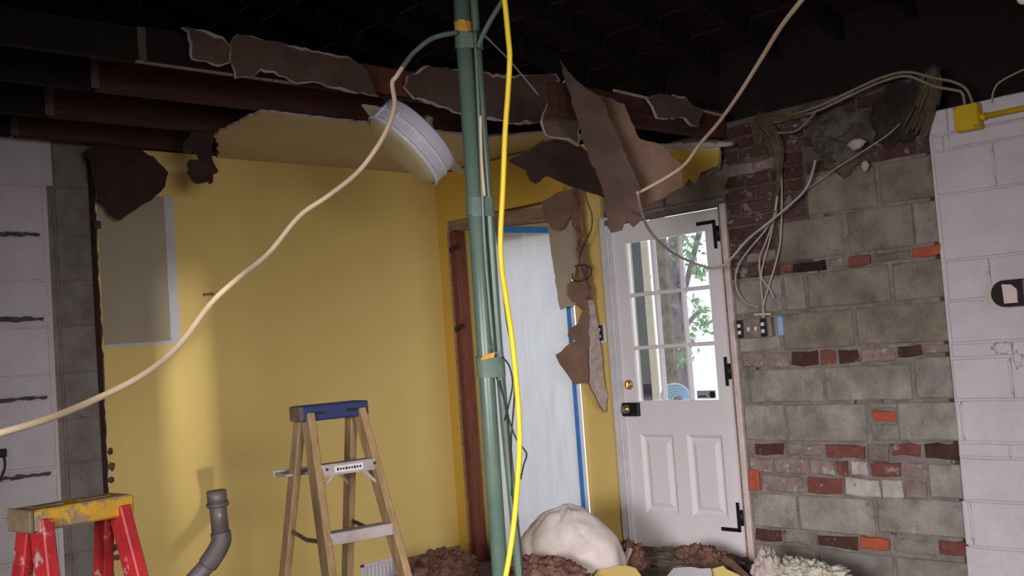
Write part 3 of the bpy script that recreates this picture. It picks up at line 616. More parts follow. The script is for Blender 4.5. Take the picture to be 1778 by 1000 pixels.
cable('power_cable', 'cream cable looping across the door glass and up to the brick wall', [(1107, 334, 4.6), (1112, 360, 4.75), (1123, 392, 5.0), (1143, 418, 5.2), (1175, 443, -.6), (1220, 462, -.35), (1246, 465, -.25), (1268, 450, -.2), (1298, 416, -.16), (1340, 382, -.12), (1372, 355, -.10), (1396, 332, -.09), (1408, 308, -.09), (1416, 278, -.10)], .007, 'cable_grey')
g_ = 'grey cables hanging to the receptacle box'
for lb, pts in [('grey cable, straightest of those hanging into the receptacle box', [(1347, 235, -.03), (1352, 300, -.03), (1349, 350, -.03), (1338, 410, -.03), (1327, 452, -.03), (1322, 480, -.03), (1336, 500, -.03), (1344, 518, -.03)]),
                ('grey cable hanging in front of the grey block into the receptacle box', [(1351, 240, -.03), (1357, 310, -.03), (1357, 380, -.03), (1354, 425, -.03), (1346, 460, -.03), (1334, 500, -.03), (1325, 532, -.03), (1325, 552, -.03)]),
                ('grey cable bowed out left above the receptacle box', [(1350, 330, -.03), (1343, 380, -.03), (1328, 425, -.03), (1319, 450, -.03), (1321, 490, -.03), (1324, 520, -.03), (1327, 552, -.035)]),
                ('grey cable looping widest left beside the door casing', [(1350, 365, -.03), (1330, 398, -.07), (1305, 428, -.07), (1285, 455, -.07), (1277, 482, -.07), (1282, 508, -.03), (1298, 527, -.03), (1318, 533, -.02)])]:
    cable('hanging_cable', lb, pts, .0055, 'cable_grey', group=g_)
cable('thin_wire', 'thin green wire running from the door casing to the hanging cables', [(1262, 374, -.03), (1290, 377, -.03), (1318, 374, -.04), (1350, 366, -.06)], .0028, 'cable_green', 'wire')
g_ = 'cables along the top of the brick wall'
for lb, dy, dd in [('uppermost tan cable running along the brick wall top to the yellow box', 0, 0), ('lower tan cable running along the brick wall top to the yellow box', 7, .03)]:
    cable('wall_cable', lb, [(1322, 208 + dy, -.06), (1370, 200 + dy, -.06), (1420, 185 + dy, -.12), (1480, 157 + dy, -.14), (1530, 135 + dy, -.14), (1575, 125 + dy, -.13), (1620, 135 + dy * 2, -.10), (1655, 142 + dy * 2, -.07), (1678 - dy, 155 + dy, -.05), (1690 - dy * 2, 182 + dy, -.05)], .0075, 'cable_tan', group=g_)
cable('wall_cable', 'tan cable sagging lowest under the others on the wall top', [(1322, 222, -.06), (1345, 230, -.07), (1380, 228, -.09), (1402, 210, -.12), (1420, 190, -.13)], .006, 'cable_tan', group=g_)
cable('thin_cable', 'thin grey cable entering from the frame edge onto the white wall top', [(1800, 112, -.05), (1775, 122, -.05), (1750, 134, -.04), (1732, 146, -.04), (1724, 162, -.04), (1722, 178, -.035)], .004, 'cable_grey')
cable('thin_wire', 'thin grey wire slanting across the grey masonry lumps', [(1395, 335, -.02), (1440, 300, -.10), (1490, 268, -.14), (1540, 235, -.12), (1562, 215, -.10)], .003, 'cable_grey', 'wire')
cable('thin_wire', 'black wire hanging over the yellow wall beside the dangling drywall', [(1012, 318, 5.6), (1020, 350, 6.2), (1028, 375, 6.55), (1026, 400, 6.62), (1014, 425, 6.66), (1006, 450, 6.67), (1012, 470, 6.67), (1025, 505, 6.67)], .0035, 'cable_black', 'wire')
cable('thin_wire', 'black wire looped round the dangling drywall strip', [(998, 462, 6.66), (1015, 460, 6.64), (1026, 466, 6.64), (1024, 480, 6.65), (1008, 488, 6.66), (996, 486, 6.68), (994, 474, 6.68)], .004, 'cable_black', 'wire')
g_ = 'loose dark wires beside the green conduits'
for lb, pts in [('dark wire kinked out furthest right of the conduits', [(862, 655, 3.86), (876, 695, 3.84), (886, 735, 3.82), (898, 765, 3.82), (914, 787, 3.82), (909, 808, 3.84), (904, 832, 3.86)]),
                ('dark wire arcing beside the lower tape band', [(872, 620, 3.86), (884, 635, 3.84), (890, 665, 3.83), (884, 700, 3.84), (876, 730, 3.86)]),
                ('dark wire dropping straight down the thin pipe', [(868, 660, 3.85), (880, 720, 3.84), (886, 800, 3.84), (892, 880, 3.84), (902, 930, 3.84), (908, 1010, 3.84)]),
                ('dark wire hanging behind the yellow cord', [(862, 395, 3.9), (868, 450, 3.9), (880, 560, 3.9), (892, 620, 3.9), (893, 690, 3.9), (888, 760, 3.9), (888, 860, 3.9)])]:
    cable('thin_wire', lb, pts, .0032, 'cable_black', 'wire', g_, 6)

# ---- drum light hanging by one side
lc = atD(712, 250, 5.2); ax = (RT * .68 + UP * .73) * .98 + FW * .20; ax.normalize()
e1 = ax.cross(FW).normalized(); e2 = ax.cross(e1)
dl = thing('ceiling_light', 'round white drum ceiling light hanging tilted from the torn ceiling', 'light', lc)
def lathe(prof, n=40):
    mb = MB(); vs = []; fs = []
    for h, r_ in prof:
        for j in range(n):
            a = 2 * math.pi * j / n; vs.append(lc + ax * h + e1 * (math.cos(a) * r_) + e2 * (math.sin(a) * r_))
    for i in range(len(prof) - 1):
        for j in range(n): fs.append((i * n + j, i * n + (j + 1) % n, (i + 1) * n + (j + 1) % n, (i + 1) * n + j))
    return mb.add(vs, fs, 0, True)
RL = .228
lathe([(.085, .02), (.085, RL * .97), (.076, RL), (-.055, RL), (-.06, RL - .004)]).build('drum', 'lamp_white', dl)
lathe([(-.05, RL - .006), (-.062, RL - .012), (-.075, RL * .75), (-.082, RL * .35), (-.083, .002)]).build('diffuser', 'diffuser', dl)
for h in (.012, -.048): lathe([(h - .006, RL), (h - .006, RL + .006), (h + .006, RL + .006), (h + .006, RL)]).build('rim_band', 'lamp_rim', dl)
for a in (.6, 1.1): 
    q = e1 * math.cos(a) + e2 * math.sin(a); MB().bar(lc + q * (RL + .006) - ax * .05, lc + q * (RL + .006) + ax * .03, .012, .008, up=q).build('clip', 'lamp_rim', dl)
MB().tube(smooth_path([lc + ax * .07 - e1 * .08, lc + ax * .12 - e1 * .06, Vector((1.70, lc.y - .05, 2.68))], 5), .006, 6).build('supply_wire', 'cable_black', dl)
MB().box(lc + ax * .10, (.09, .06, .05), b=.004).build('canopy_bracket', 'steel_box', dl)
o = MB().blob(atD(738, 212, 5.1), (.05, .03, .03), 5, .3).build('junction_can', 'steel_box', None, base=atD(738, 212, 5.1)); tag(o, 'small grey metal junction can above the drum light', 'junction box')
f6 = px_plate('ceiling_scrap', [(628, 182), (668, 190), (690, 215), (668, 222), (648, 208)], 5.3, (.2, -.3, -.9), .012, ['ceiling_cream', 'paper_brown', 'gypsum'], seed=5, base=atD(655, 200, 5.3)); tag(f6, 'small cream ceiling scrap beside the drum light', 'drywall scrap')
f6 = px_plate('ceiling_scrap', [(772, 268), (786, 260), (792, 280), (804, 302), (780, 292)], 5.6, (.3, -.9, -.2), .012, ['ceiling_cream', 'paper_brown', 'gypsum'], seed=6, base=atD(785, 280, 5.6)); tag(f6, 'small cream ceiling scrap between drum light and green conduits', 'drywall scrap')

# ---- torn drywall
def flap(label, pix, D, n, mats=('paper_brown', 'yellow', 'gypsum'), thick=.014, rim=0.0, curl=None, seed=1, name='drywall_flap', step=.03, jit=.007, group=None):
    cx = sum(p[0] for p in pix) / len(pix); cy = sum(p[1] for p in pix) / len(pix)
    if isinstance(D, tuple): D = (onX(cx, cy, D[1]) - CAM).dot(FW)
    c = atD(cx, cy, D)
    o = px_plate(name, pix, D, n, thick, list(mats), None, step, jit, seed, curl, rim, base=c); return tag(o, label, 'drywall', group)
def depthX(x, y, X): return ('X', X)
flap('dark brown torn drywall flap hanging in front of the yellow wall patch', [(150, 258), (175, 250), (245, 262), (272, 283), (290, 301), (285, 325), (262, 348), (236, 364), (209, 382), (190, 370), (174, 350), (164, 315)], depthX(215, 310, .14), (1, -.15, .1), ('paper_dark', 'yellow', 'paper_dark'), seed=11, curl=lambda u, v: .02 * math.sin(u * 9))
flap('dark ragged fibrous clump hanging from the joists above the yellow wall', [(350, 205), (372, 228), (368, 262), (377, 300), (365, 320), (340, 318), (325, 300), (325, 282), (346, 276), (336, 262), (318, 262), (318, 250)], depthX(350, 270, .55), (1, -.3, 0), ('paper_dark', 'paper_dark', 'fuzz_brown'), thick=.03, seed=12, jit=.014, step=.02)
flap('torn brown drywall piece with white edge, leftmost on the roof joist', [(314, 48), (326, 56), (332, 103), (358, 107), (380, 116), (398, 110), (399, 82), (386, 64), (350, 52)], depthX(355, 85, 1.76), (1, 0, 0), rim=.012, seed=13)
flap('long torn brown drywall strip with jagged white lower edge on the roof joist', [(398, 75), (410, 60), (450, 68), (510, 80), (560, 92), (602, 98), (636, 122), (656, 168), (590, 155), (545, 143), (515, 146), (495, 134), (452, 122), (440, 133), (408, 137), (402, 112)], depthX(530, 115, 1.74), (1, 0, 0), rim=.010, seed=14)
flap('torn brown drywall piece with white rim behind the top of the green conduits', [(700, 152), (706, 132), (735, 115), (795, 121), (870, 131), (964, 128), (972, 140), (948, 165), (962, 195), (946, 211), (900, 217), (850, 208), (795, 197), (750, 181), (718, 172)], depthX(830, 165, 1.74), (1, 0, 0), rim=.014, seed=15)
flap('upright brown drywall flap with white lower edge left of the biggest flap', [(984, 136), (962, 158), (948, 185), (938, 212), (948, 236), (975, 242), (1004, 254), (1006, 210), (998, 165)], 5.25, (.9, -.5, .1), rim=.010, seed=16)
flap('dark drywall sheet hanging nearly flat below the roof, left of the biggest flap', [(884, 279), (915, 262), (940, 245), (975, 243), (1010, 256), (1044, 292), (1058, 344), (1000, 326), (950, 304), (930, 318), (920, 312), (914, 294)], 5.5, (.15, -.62, -.77), ('paper_dark', 'paper_dark', 'paper_brown'), seed=17)
flap('biggest brown drywall flap hanging from the roof over the door corner', [(972, 102), (1000, 138), (1042, 170), (1060, 212), (1086, 270), (1110, 328), (1113, 384), (1099, 396), (1086, 383), (1080, 400), (1062, 404), (1055, 392), (1060, 368), (1046, 325), (1016, 250), (998, 190)], 4.93, (.75, -.65, .12), ('paper_brown', 'yellow', 'paper_tan'), seed=18, curl=lambda u, v: .03 * v * v + .02 * math.sin(u * 11))
flap('broad lighter brown drywall flap hanging right beside the biggest one', [(1036, 168), (1086, 185), (1112, 244), (1152, 254), (1164, 271), (1182, 283), (1184, 322), (1150, 342), (1112, 360), (1104, 322), (1082, 262), (1054, 208)], 5.08, (.55, -.8, .2), ('paper_tan', 'yellow', 'paper_tan'), seed=19, curl=lambda u, v: .03 * math.sin(v * 7))
# scrap left on the low beam
flap('small torn brown drywall remnant stuck on the low beam over the door', [(1122, 172), (1142, 164), (1188, 168), (1200, 182), (1218, 190), (1212, 220), (1196, 216), (1188, 206), (1140, 206), (1132, 186)], depthX(1165, 190, 2.56), (1, 0, 0), rim=.008, seed=20)
ye = thing('yellow_wall_remnant', 'jagged yellow painted wall remnant with white top strip above the door', 'drywall', onY(1210, 290, -.1))
px_plate('yellow_board', [(1157, 262), (1250, 258), (1246, 288), (1216, 299), (1206, 318), (1196, 309), (1186, 325), (1178, 322), (1180, 290), (1160, 275)], (onY(1210, 290, -.1) - CAM).dot(FW), (0, 1, 0), .012, ['yellow_deep', 'paper_brown', 'gypsum'], ye, seed=21)
px_plate('white_strip', [(1154, 256), (1250, 256), (1249, 264), (1200, 272), (1160, 274)], (onY(1210, 290, -.108) - CAM).dot(FW), (0, 1, 0), .006, ['primer'] * 3, ye, seed=22)
px_plate('torn_edge', [(1110, 250), (1272, 247), (1270, 253), (1200, 257), (1160, 258), (1116, 260)], (onY(1190, 252, -.12) - CAM).dot(FW), (0, 1, 0), .03, ['gypsum'] * 3, ye, seed=23)
px_plate('bared_core', [(1236, 272), (1252, 262), (1249, 292), (1226, 306), (1210, 306), (1216, 299), (1240, 290)], (onY(1230, 290, -.108) - CAM).dot(FW), (0, 1, 0), .014, ['paper_tan', 'paper_tan', 'gypsum'], ye, seed=24)
# dangling corner piece in front of the plastic
dc = thing('dangling_drywall_corner', 'tall dangling strip of torn drywall corner hanging in front of the plastic sheet', 'drywall', atD(1000, 520, 6.72))
px_plate('upper_scrap', [(976, 332), (998, 326), (1002, 345), (992, 372), (978, 395), (965, 402), (946, 382), (941, 350)], 6.72, (.5, -.85, .1), .012, ['paper_tan', 'yellow', 'gypsum'], dc, seed=31)
px_plate('beige_face', [(952, 394), (966, 398), (990, 372), (1004, 420), (1006, 455), (990, 490), (988, 512), (998, 530), (984, 533), (974, 538), (962, 470)], 6.78, (.35, -.93, 0), .012, ['bare_beige', 'paper_brown', 'gypsum'], dc, seed=32)
px_plate('corner_bead', [(994, 328), (1003, 328), (1010, 400), (1022, 470), (1030, 520), (1016, 520), (1006, 470), (998, 400)], 6.69, (.8, -.6, 0), .022, ['fuzz_brown', 'paper_brown', 'gypsum'], dc, seed=33, jit=.012, step=.02)
px_plate('brown_face', [(986, 494), (1008, 478), (1020, 500), (1024, 560), (1023, 666), (996, 665), (972, 632), (965, 616), (982, 602), (1000, 592), (986, 584), (988, 572), (1004, 562), (1012, 540), (1000, 528), (986, 512)], 6.72, (.35, -.93, 0), .014, ['paper_tan', 'yellow', 'gypsum'], dc, seed=34)
px_plate('white_core_face', [(1022, 500), (1030, 525), (1036, 556), (1042, 600), (1045, 640), (1048, 662), (1055, 686), (1050, 716), (1036, 694), (1022, 664)], 6.69, (.95, -.3, 0), .014, ['gypsum', 'paper_brown', 'paper_brown'], dc, seed=35)

# ---- insulation and mortar lumps on top of the brick wall
lp = thing('mortar_lump', 'grey green lump of mortar and insulation bulging from the brick wall top', 'insulation', onY(1450, 270, -.05))
def relief(name, pix, mk, amp, seed, parent=None, base=None, y0=-.005):
    cx = sum(p[0] for p in pix) / len(pix); cy = sum(p[1] for p in pix) / len(pix); mb = MB(); n = 64; rings = 14; vs = []; fs = []
    P = [Vector((p[0], p[1])) for p in pix]; L = len(P); outl = []
    for i in range(n):
        t = i / n * L; k = int(t); f = t - k; p0, p1, p2, p3 = P[k - 1], P[k % L], P[(k + 1) % L], P[(k + 2) % L]
        outl.append(.5 * ((2 * p1) + (p2 - p0) * f + (2 * p0 - 5 * p1 + 4 * p2 - p3) * f * f + (3 * p1 - p0 - 3 * p2 + p3) * f ** 3))
    for r in range(rings + 1):
        u = 1 - r / rings
        for i in range(n):
            q = Vector((cx, cy)).lerp(outl[i], u * (1 + .16 * noise.noise(Vector((i * .35, seed, .5))) + .08 * noise.noise(Vector((i * 1.1, seed, .5))))); w_ = onY(q.x, q.y, y0)
            h = amp * (1 - u ** 3) * (.55 + .8 * noise.noise(Vector((w_.x * 9, w_.z * 9, seed))) + .5 * abs(noise.noise(Vector((w_.x * 24, w_.z * 24, seed + 5)))) + .25 * noise.noise(Vector((w_.x * 60, w_.z * 60, seed))))
            vs.append(w_ + Vector((0, -max(h, -.01), 0)))
    for r in range(rings):
        for i in range(n): fs.append((r * n + i, r * n + (i + 1) % n, (r + 1) * n + (i + 1) % n, (r + 1) * n + i))
    return mb.add(vs, fs, 0, True).build(name, mk, parent, base)
relief('lump', [(1398, 225), (1415, 262), (1440, 292), (1458, 303), (1488, 292), (1510, 262), (1520, 225), (1500, 195), (1450, 190), (1415, 200)], 'fuzz_grey', .13, 2, lp)
for q, r_ in (((1488, 250), (.045, .03, .028)), ((1503, 288), (.02, .02, .03))): MB().blob(onY(*q, -.13 if r_[0] > .03 else -.04), r_, 9, .6, 3).build('white_chip', 'gypsum', lp)
o = relief('mortar_lump', [(1520, 240), (1540, 262), (1565, 250), (1600, 235), (1606, 190), (1600, 150), (1565, 140), (1530, 160), (1512, 200)], 'dark_lump', .06, 7, None, onY(1560, 200, 0)); tag(o, 'dark lump of debris on the wall top next to the white wall', 'debris')
def strands(name, label, paths, n, spread, r, mk, cat='insulation', seed=1):
    rr = random.Random(seed); mb = MB()
    for k in range(n):
        pts = []; ph = rr.uniform(0, 6); sp = rr.gauss(0, 1), rr.gauss(0, 1), rr.gauss(0, .5)
        path = rr.choice(paths); cut = rr.uniform(.6, 1)
        for i, p in enumerate(path[:max(3, int(len(path) * cut) + 1)]):
            s_ = p[3] * spread; q = (atD(*p[:3]) if p[2] > 0 else onY(*p[:3])) + RT * (sp[0] * s_ + .004 * math.sin(ph + i)) + UP * (sp[1] * s_ + .004 * math.cos(ph * 2 + i)) + FW * (sp[2] * s_); pts.append(q)
        mb.tube(smooth_path(pts, 3), r * rr.uniform(.6, 1.3), 4)
    o = mb.build(name, mk, None, base=onY(*paths[0][0][:3])); o['kind'] = 'stuff'; return tag(o, label, cat)
strands('fibre_tuft', 'tan fibrous insulation tuft where cables drop down the brick wall', [[(1318, 205, -.07, 1), (1330, 212, -.08, 1), (1340, 235, -.08, .8), (1346, 262, -.07, .5), (1350, 295, -.05, .3), (1350, 340, -.03, .12)], [(1330, 200, -.07, .8), (1322, 222, -.07, 1), (1320, 245, -.06, .9), (1328, 262, -.05, .6)], [(1314, 212, -.07, .7), (1335, 206, -.08, .8), (1365, 206, -.09, .5), (1400, 198, -.11, .3)], [(1322, 208, -.07, .8), (1340, 226, -.09, .8), (1356, 260, -.07, .4), (1354, 300, -.05, .2), (1351, 340, -.03, .1)]], 170, .016, .0022, 'fuzz_tan', seed=4)
strands('fibre_tuft', 'pale frayed fibre tuft hanging at the top corner of the white wall', [[(1622, 122, -.06, .6), (1622, 145, -.08, .8), (1614, 170, -.08, .9), (1604, 200, -.06, .9), (1592, 226, -.05, .8)], [(1614, 125, -.06, .6), (1624, 150, -.08, .7), (1618, 185, -.07, .6), (1606, 238, -.05, .2)], [(1626, 120, -.06, .5), (1612, 150, -.07, .8), (1600, 185, -.06, .9), (1580, 222, -.06, .8)]], 170, .018, .0024, 'fuzz_tan', seed=6)
o = relief('insulation_wad', [(1310, 205), (1312, 235), (1322, 262), (1340, 268), (1350, 240), (1352, 210), (1335, 198)], 'fuzz_tan', .06, 4, None, onY(1330, 230, 0)); tag(o, 'tan wad of insulation stuck behind the fibre tuft above the door', 'insulation')

# ---- receptacle box on the block wall
rb = thing('receptacle_box', 'open metal box with two receptacles on the block wall right of the door', 'electrical box', onY(1318, 570, -.03))
bx0, bx1, bz0, bz1 = 2.505, 2.73, 1.278, 1.388
MB().box(((bx0 + bx1) / 2, -.02, (bz0 + bz1) / 2), (bx1 - bx0, .05, bz1 - bz0), b=.004).build('box', 'steel_box', rb)
for xc in (2.535, 2.690):
    MB().box((xc, -.05, 1.333), (.036, .02, .10), b=.003).build('receptacle', 'device_black', rb)
    for zc in (1.352, 1.314): MB().box((xc, -.064, zc), (.022, .01, .022), b=.004).build('receptacle_face', 'device_white', rb)
for xc in (2.588, 2.635): MB().tube([(xc - .004, -.048, 1.318), (xc + .004, -.053, 1.342)], .009, 10).build('knockout', 'device_white', rb)
MB().bar((2.62, -.03, 1.41), (2.73, -.03, 1.405), .012, .012).build('box_clip', 'cable_white', rb)
tag(MB().box((2.775, -.012, 1.335), (.034, .03, .11), b=.006).build('cable_clip', 'blue_clip', None, base=(2.775, -.012, 1.335)), 'pale blue plastic clip beside the open receptacle box', 'clip')
ro = thing('wall_outlet', 'bare wall outlet on the narrow yellow wall left of the door', 'outlet', (1.445, -.01, 1.37))
MB().box((1.447, -.008, 1.37), (.075, .014, .125), b=.004).build('plate', 'device_white', ro)
MB().box((1.447, -.02, 1.375), (.036, .014, .10), b=.003).build('receptacle', 'device_black', ro)
for zc in (1.397, 1.353): MB().box((1.447, -.029, zc), (.016, .008, .018), b=.003).build('receptacle_face', 'device_white', ro)
# ---- yellow junction box and conduit
jb = thing('junction_box', 'square yellow junction box at the top of the white wall', 'junction box', (3.92, -.05, 2.255))
MB().box((3.92, -.055, 2.258), (.115, .06, .125), b=.006).build('body', 'box_yellow', jb)
MB().box((3.92, -.088, 2.258), (.11, .008, .12), b=.003).build('cover', 'box_yellow', jb)
for q in ((-.045, .05), (.045, -.05)): MB().tube([(3.92 + q[0], -.09, 2.258 + q[1]), (3.92 + q[0], -.096, 2.258 + q[1])], .006, 8).build('screw', 'steel_box', jb)
MB().tube([(3.975, -.055, 2.25), (4.0, -.055, 2.25)], .018, 12).build('connector', 'box_yellow', jb)
yc = thing('yellow_conduit', 'yellow conduit running right from the yellow junction box', 'conduit', (4.3, -.05, 2.25))
MB().tube([(3.99, -.055, 2.25), (4.4, -.055, 2.252), (4.8, -.055, 2.252)], .0125, 12).build('pipe', 'box_yellow', yc)
MB().box((4.55, -.03, 2.252), (.02, .03, .05), b=.003).build('strap', 'box_yellow', yc)
g_ = 'cables'
# ---- wall fixture
wf = thing('wall_light', 'dark brown rounded wall fixture with a pale lens on the white wall', 'wall light', (4.05, -.06, 1.40))
n = 14; zc, hr = 1.408, .062; pts = [(3.985 + math.cos(a) * hr, zc + math.sin(a) * hr) for a in [math.pi / 2 + math.pi * i / n for i in range(n + 1)]] + [(4.065, zc - hr), (4.065, zc + hr)]
plate('housing', pts, (0, -.065, 0), (1, 0, 0), (0, 0, 1), .09, ['fixture_brown'] * 3, wf)
plate('lens', ragged([(3.982, 1.362), (4.042, 1.362), (4.042, 1.425), (4.02, 1.447), (3.978, 1.452)], .02, .001, 2), (0, -.112, 0), (1, 0, 0), (0, 0, 1), .012, ['fixture_lens'] * 3, wf)
MB().box((4.145, -.07, 1.408), (.16, .09, .124), b=.008).build('side_body', 'fixture_grey', wf)
wf.location.x += .042
plate('paint_stain', ragged([(3.905, 1.37), (3.96, 1.35), (3.96, 1.46), (3.915, 1.458), (3.90, 1.43)], .02, .004, 4), (0, -.022, 0), (1, 0, 0), (0, 0, 1), .003, ['stain'] * 3, wb)
# ---- black cable hook at the left frame edge
bh = thing('cable_hook', 'black cable and clip on the white block wall at the lower left', 'cable', onX(2, 790, -.06))
MB().box(onX(0, 787, -.07), (.04, .06, .045), b=.004).build('clip', 'black_metal', bh)
MB().tube(smooth_path([onX(6, 790, -.06), onX(9, 802, -.05), onX(8, 815, -.05), onX(2, 830, -.05), onX(-8, 845, -.05)], 5), .006, 8).build('cord', 'cable_black', bh)
# ---- register
rg = thing('wall_register', 'white wall register low on the yellow wall behind the ladder', 'register', (.01, -.85, -.08))
y0, y1, z0, z1 = -1.00, -.645, -.30, -.062
z0 = -.19
b = MB(); b.box((.008, (y0 + y1) / 2, z1 - .011), (.018, y1 - y0, .022), b=.003).box((.008, y0 + .011, (z0 + z1) / 2), (.018, .022, z1 - z0), b=.003).box((.008, y1 - .011, (z0 + z1) / 2), (.018, .022, z1 - z0), b=.003).box((.008, (y0 + y1) / 2, z0 + .006), (.018, y1 - y0, .012), b=.003)
b.box((.004, (y0 + y1) / 2, (z0 + z1) / 2), (.006, y1 - y0 - .01, z1 - z0 - .01)); b.build('frame', 'trim_white', rg)
for k in range(9): MB().box((.007, y0 + .045 + k * .031, (z0 + z1) / 2), (.01, .018, z1 - z0 - .04), Matrix.Rotation(.5, 3, 'Z')).build('louvre', 'device_white', rg)

# ---- ladders
def ladder(name, label, top_px, D, yaw, h, capL, capD, capH, mk_rail, mk_cap, mk_step, kind):
    c = atD(*top_px, D); root = thing(name, label, 'ladder', (c.x, c.y, ZF))
    r2 = Vector((RT.x, RT.y, 0)).normalized(); f2 = Vector((FW.x, FW.y, 0)).normalized()
    wv = r2 * math.cos(yaw) + f2 * math.sin(yaw); nv = wv.cross(Vector((0, 0, 1))); nv = nv if nv.dot(CAM - c) > 0 else -nv
    H = c.z
    def P(u, v, z_): return Vector((c.x, c.y, 0)) + wv * u + nv * v + Vector((0, 0, z_))     # u along width, v towards the front
    M3 = Matrix((wv, nv, Vector((0, 0, 1)))).transposed()
    cap = MB().box(P(0, 0, H - capH / 2), (capL, capD, capH), M3, b=.006).build('top_cap', mk_cap, root)
    if kind == 'tan':
        for u in (-.085, .075): MB().box(P(u, capD / 2 + .001, H - capH * .5), (.055, .004, .012), M3).build('cap_slot', 'device_black', root)
        MB().box(P(-capL / 2 - .002, .0, H - capH * .5), (.012, capD * .9, capH * .96), M3, b=.004).build('cap_end', 'grime', root)
    else:
        MB().box(P(-capL / 2 - .004, .0, H - capH * .5), (.014, capD * 1.02, capH * 1.06), M3, b=.004).build('cap_end', 'grime', root)
        for u in (-.08, .06): MB().box(P(u, 0, H + .001), (.09, .03, .004), M3, b=.001).build('cap_slot', 'grime', root)
    tot = H - ZF; zt = H - capH * .6
    fs, rs = (.32 if kind == 'tan' else .27) * tot, (.28 if kind == 'tan' else .22) * tot          # front and rear spread at the floor
    tf, trr = .09 * tot / 1.37, .06 * tot / 1.37
    def fp(sd, z_): k = (zt - z_) / (zt - ZF); return P(sd * (capL / 2 - .035 + tf * k), capD * .30 + fs * k, z_)
    def rp(sd, z_): k = (zt - z_) / (zt - ZF); return P(sd * (capL / 2 - .035 + trr * k), -capD * .30 - rs * k, z_)
    rw = .032 if kind == 'tan' else .034; rd = .08
    for sd in (-1, 1):
        fr = MB().bar(fp(sd, zt), fp(sd, ZF), rw, rd, up=nv, bev=.004).build('front_rail', mk_rail, root)
        MB().box(fp(sd, ZF + .03), (.045, .08, .06), M3, b=.006).build('foot', 'device_black', fr)
        rr_ = MB().bar(rp(sd, zt), rp(sd, ZF), rw * .95, rd * .82, up=nv, bev=.004).build('rear_rail', mk_rail, root)
        MB().box(rp(sd, ZF + .03), (.04, .06, .06), M3, b=.006).build('foot', 'device_black', rr_)
    ns = 4 if tot > 1.3 else 3; 
    for k in range(1, ns + 1):
        z_ = H - (tot * k / (ns + 1)); a, c2 = fp(-1, z_), fp(1, z_)
        st = MB(); mid = (a + c2) / 2; L = (c2 - a).length - rw * .6
        st.box(mid + Vector((0, 0, .02)), (L, .075, .008), M3, b=.002); st.box(mid + nv * .034, (L, .006, .048), M3, b=.002); st.box(mid - nv * .034, (L, .006, .04), M3, b=.002)
        st.build('step', mk_step, root)
        if k == 1:
            for sd, q in ((-1, a), (1, c2)):
                MB().bar(q - wv * (sd * .075) + Vector((0, 0, -.012)) + nv * .03, q - wv * (sd * .012) + Vector((0, 0, -.075)) + nv * .03, .006, .014, bev=.001).build('step_brace', mk_step, root)
            if kind == 'tan':
                MB().box(mid + nv * .0385 , (.13, .003, .026), M3).build('pale_label', 'device_white', root)
                lab = MB()
                for i in range(9): lab.box(mid + nv * .0405 + wv * (-.052 + i * .013), (.008, .002, .009 if i % 3 else .013), M3)
                lab.build('label_print', 'device_black', root)
            for u in (-.10, .12): MB().tube([mid + wv * u + nv * .036 + Vector((0, 0, .004)), mid + wv * u + nv * .041 + Vector((0, 0, .004))], .006, 8).build('rivet', 'device_black', root)
    if kind == 'tan':
        z_ = H - tot * .22; a, c2 = rp(-1, z_), rp(1, z_); mid = (a + c2) / 2
        MB().box(mid - nv * .05 - wv * .02, (capL * 1.02, .13, .012), M3, b=.003).box(mid - nv * .115 - wv * .02, (capL * 1.05, .008, .03), M3, b=.002).build('pail_shelf', 'ladder_step', root)
        for sd, q in ((-1, a), (1, c2)): MB().bar(q - nv * .08 + Vector((0, 0, -.005)) - wv * sd * .04, q - wv * (sd * .008) + Vector((0, 0, -.075)), .006, .014, bev=.001).build('shelf_brace', 'ladder_step', root)
    zsp = H - tot * .40
    for sd in (-1, 1):
        a, c2 = fp(sd, zsp - .01), rp(sd, zsp); m_ = (a + c2) / 2 + Vector((0, 0, -.018))
        MB().bar(a, m_, .006, .018, bev=.001).bar(m_, c2, .006, .018, bev=.001).build('spreader', 'grime', root)
    for k in (2, 4):
        if k == 4: continue
        z_ = H - tot * .80; MB().bar(rp(-1, z_), rp(1, z_), .02, .03, bev=.002).build('rear_brace', mk_step, root)
    return root
ladder('stepladder', 'tan wooden stepladder with blue top standing before the yellow wall', (572, 700), 4.5, math.radians(35), 1.37, .31, .128, .066, 'ladder_wood', 'blue_plastic', 'ladder_step', 'tan')
ladder('stepladder', 'red stepladder with a paint spattered yellow top by the block wall', (128, 870), 3.0, math.radians(50), 1.17, .30, .135, .060, 'red_fibreglass', 'yellow_plastic', 'ladder_step', 'red')

# ---- iron vent pipe
pa, pb, pc_, pe = atD(376, 856, 4.4), atD(384, 936, 4.4), atD(372, 968, 4.4), atD(322, 1022, 4.4)
ip = thing('vent_pipe', 'bent dark iron pipe with an elbow rising before the yellow wall', 'pipe', (pe.x, pe.y, ZF))
MB().tube([pa, pb], .036, 18).build('riser', 'iron_pipe', ip)
MB().tube([pa + (pa - pb).normalized() * .01, pa - (pa - pb).normalized() * .045], .041, 18).tube([pa - (pa - pb).normalized() * .04, pa - (pa - pb).normalized() * .055], .046, 18).build('collar', 'iron_pipe', ip)
MB().tube(smooth_path([pb - (pb - pa).normalized() * .03, pb + (pb - pa).normalized() * .005, pc_ + (pb - pc_) * .35, pc_ + (pe - pc_).normalized() * .04], 5), .042, 18).build('elbow', 'iron_pipe', ip)
pf = Vector((pe.x, pe.y, ZF)) + (pe - pc_).normalized() * .2; pf.z = ZF
MB().tube([pc_, pe, pe + (pe - pc_) * .6, Vector((pf.x, pf.y, pe.z - .35)), pf], .036, 18).build('lower_run', 'iron_pipe', ip)

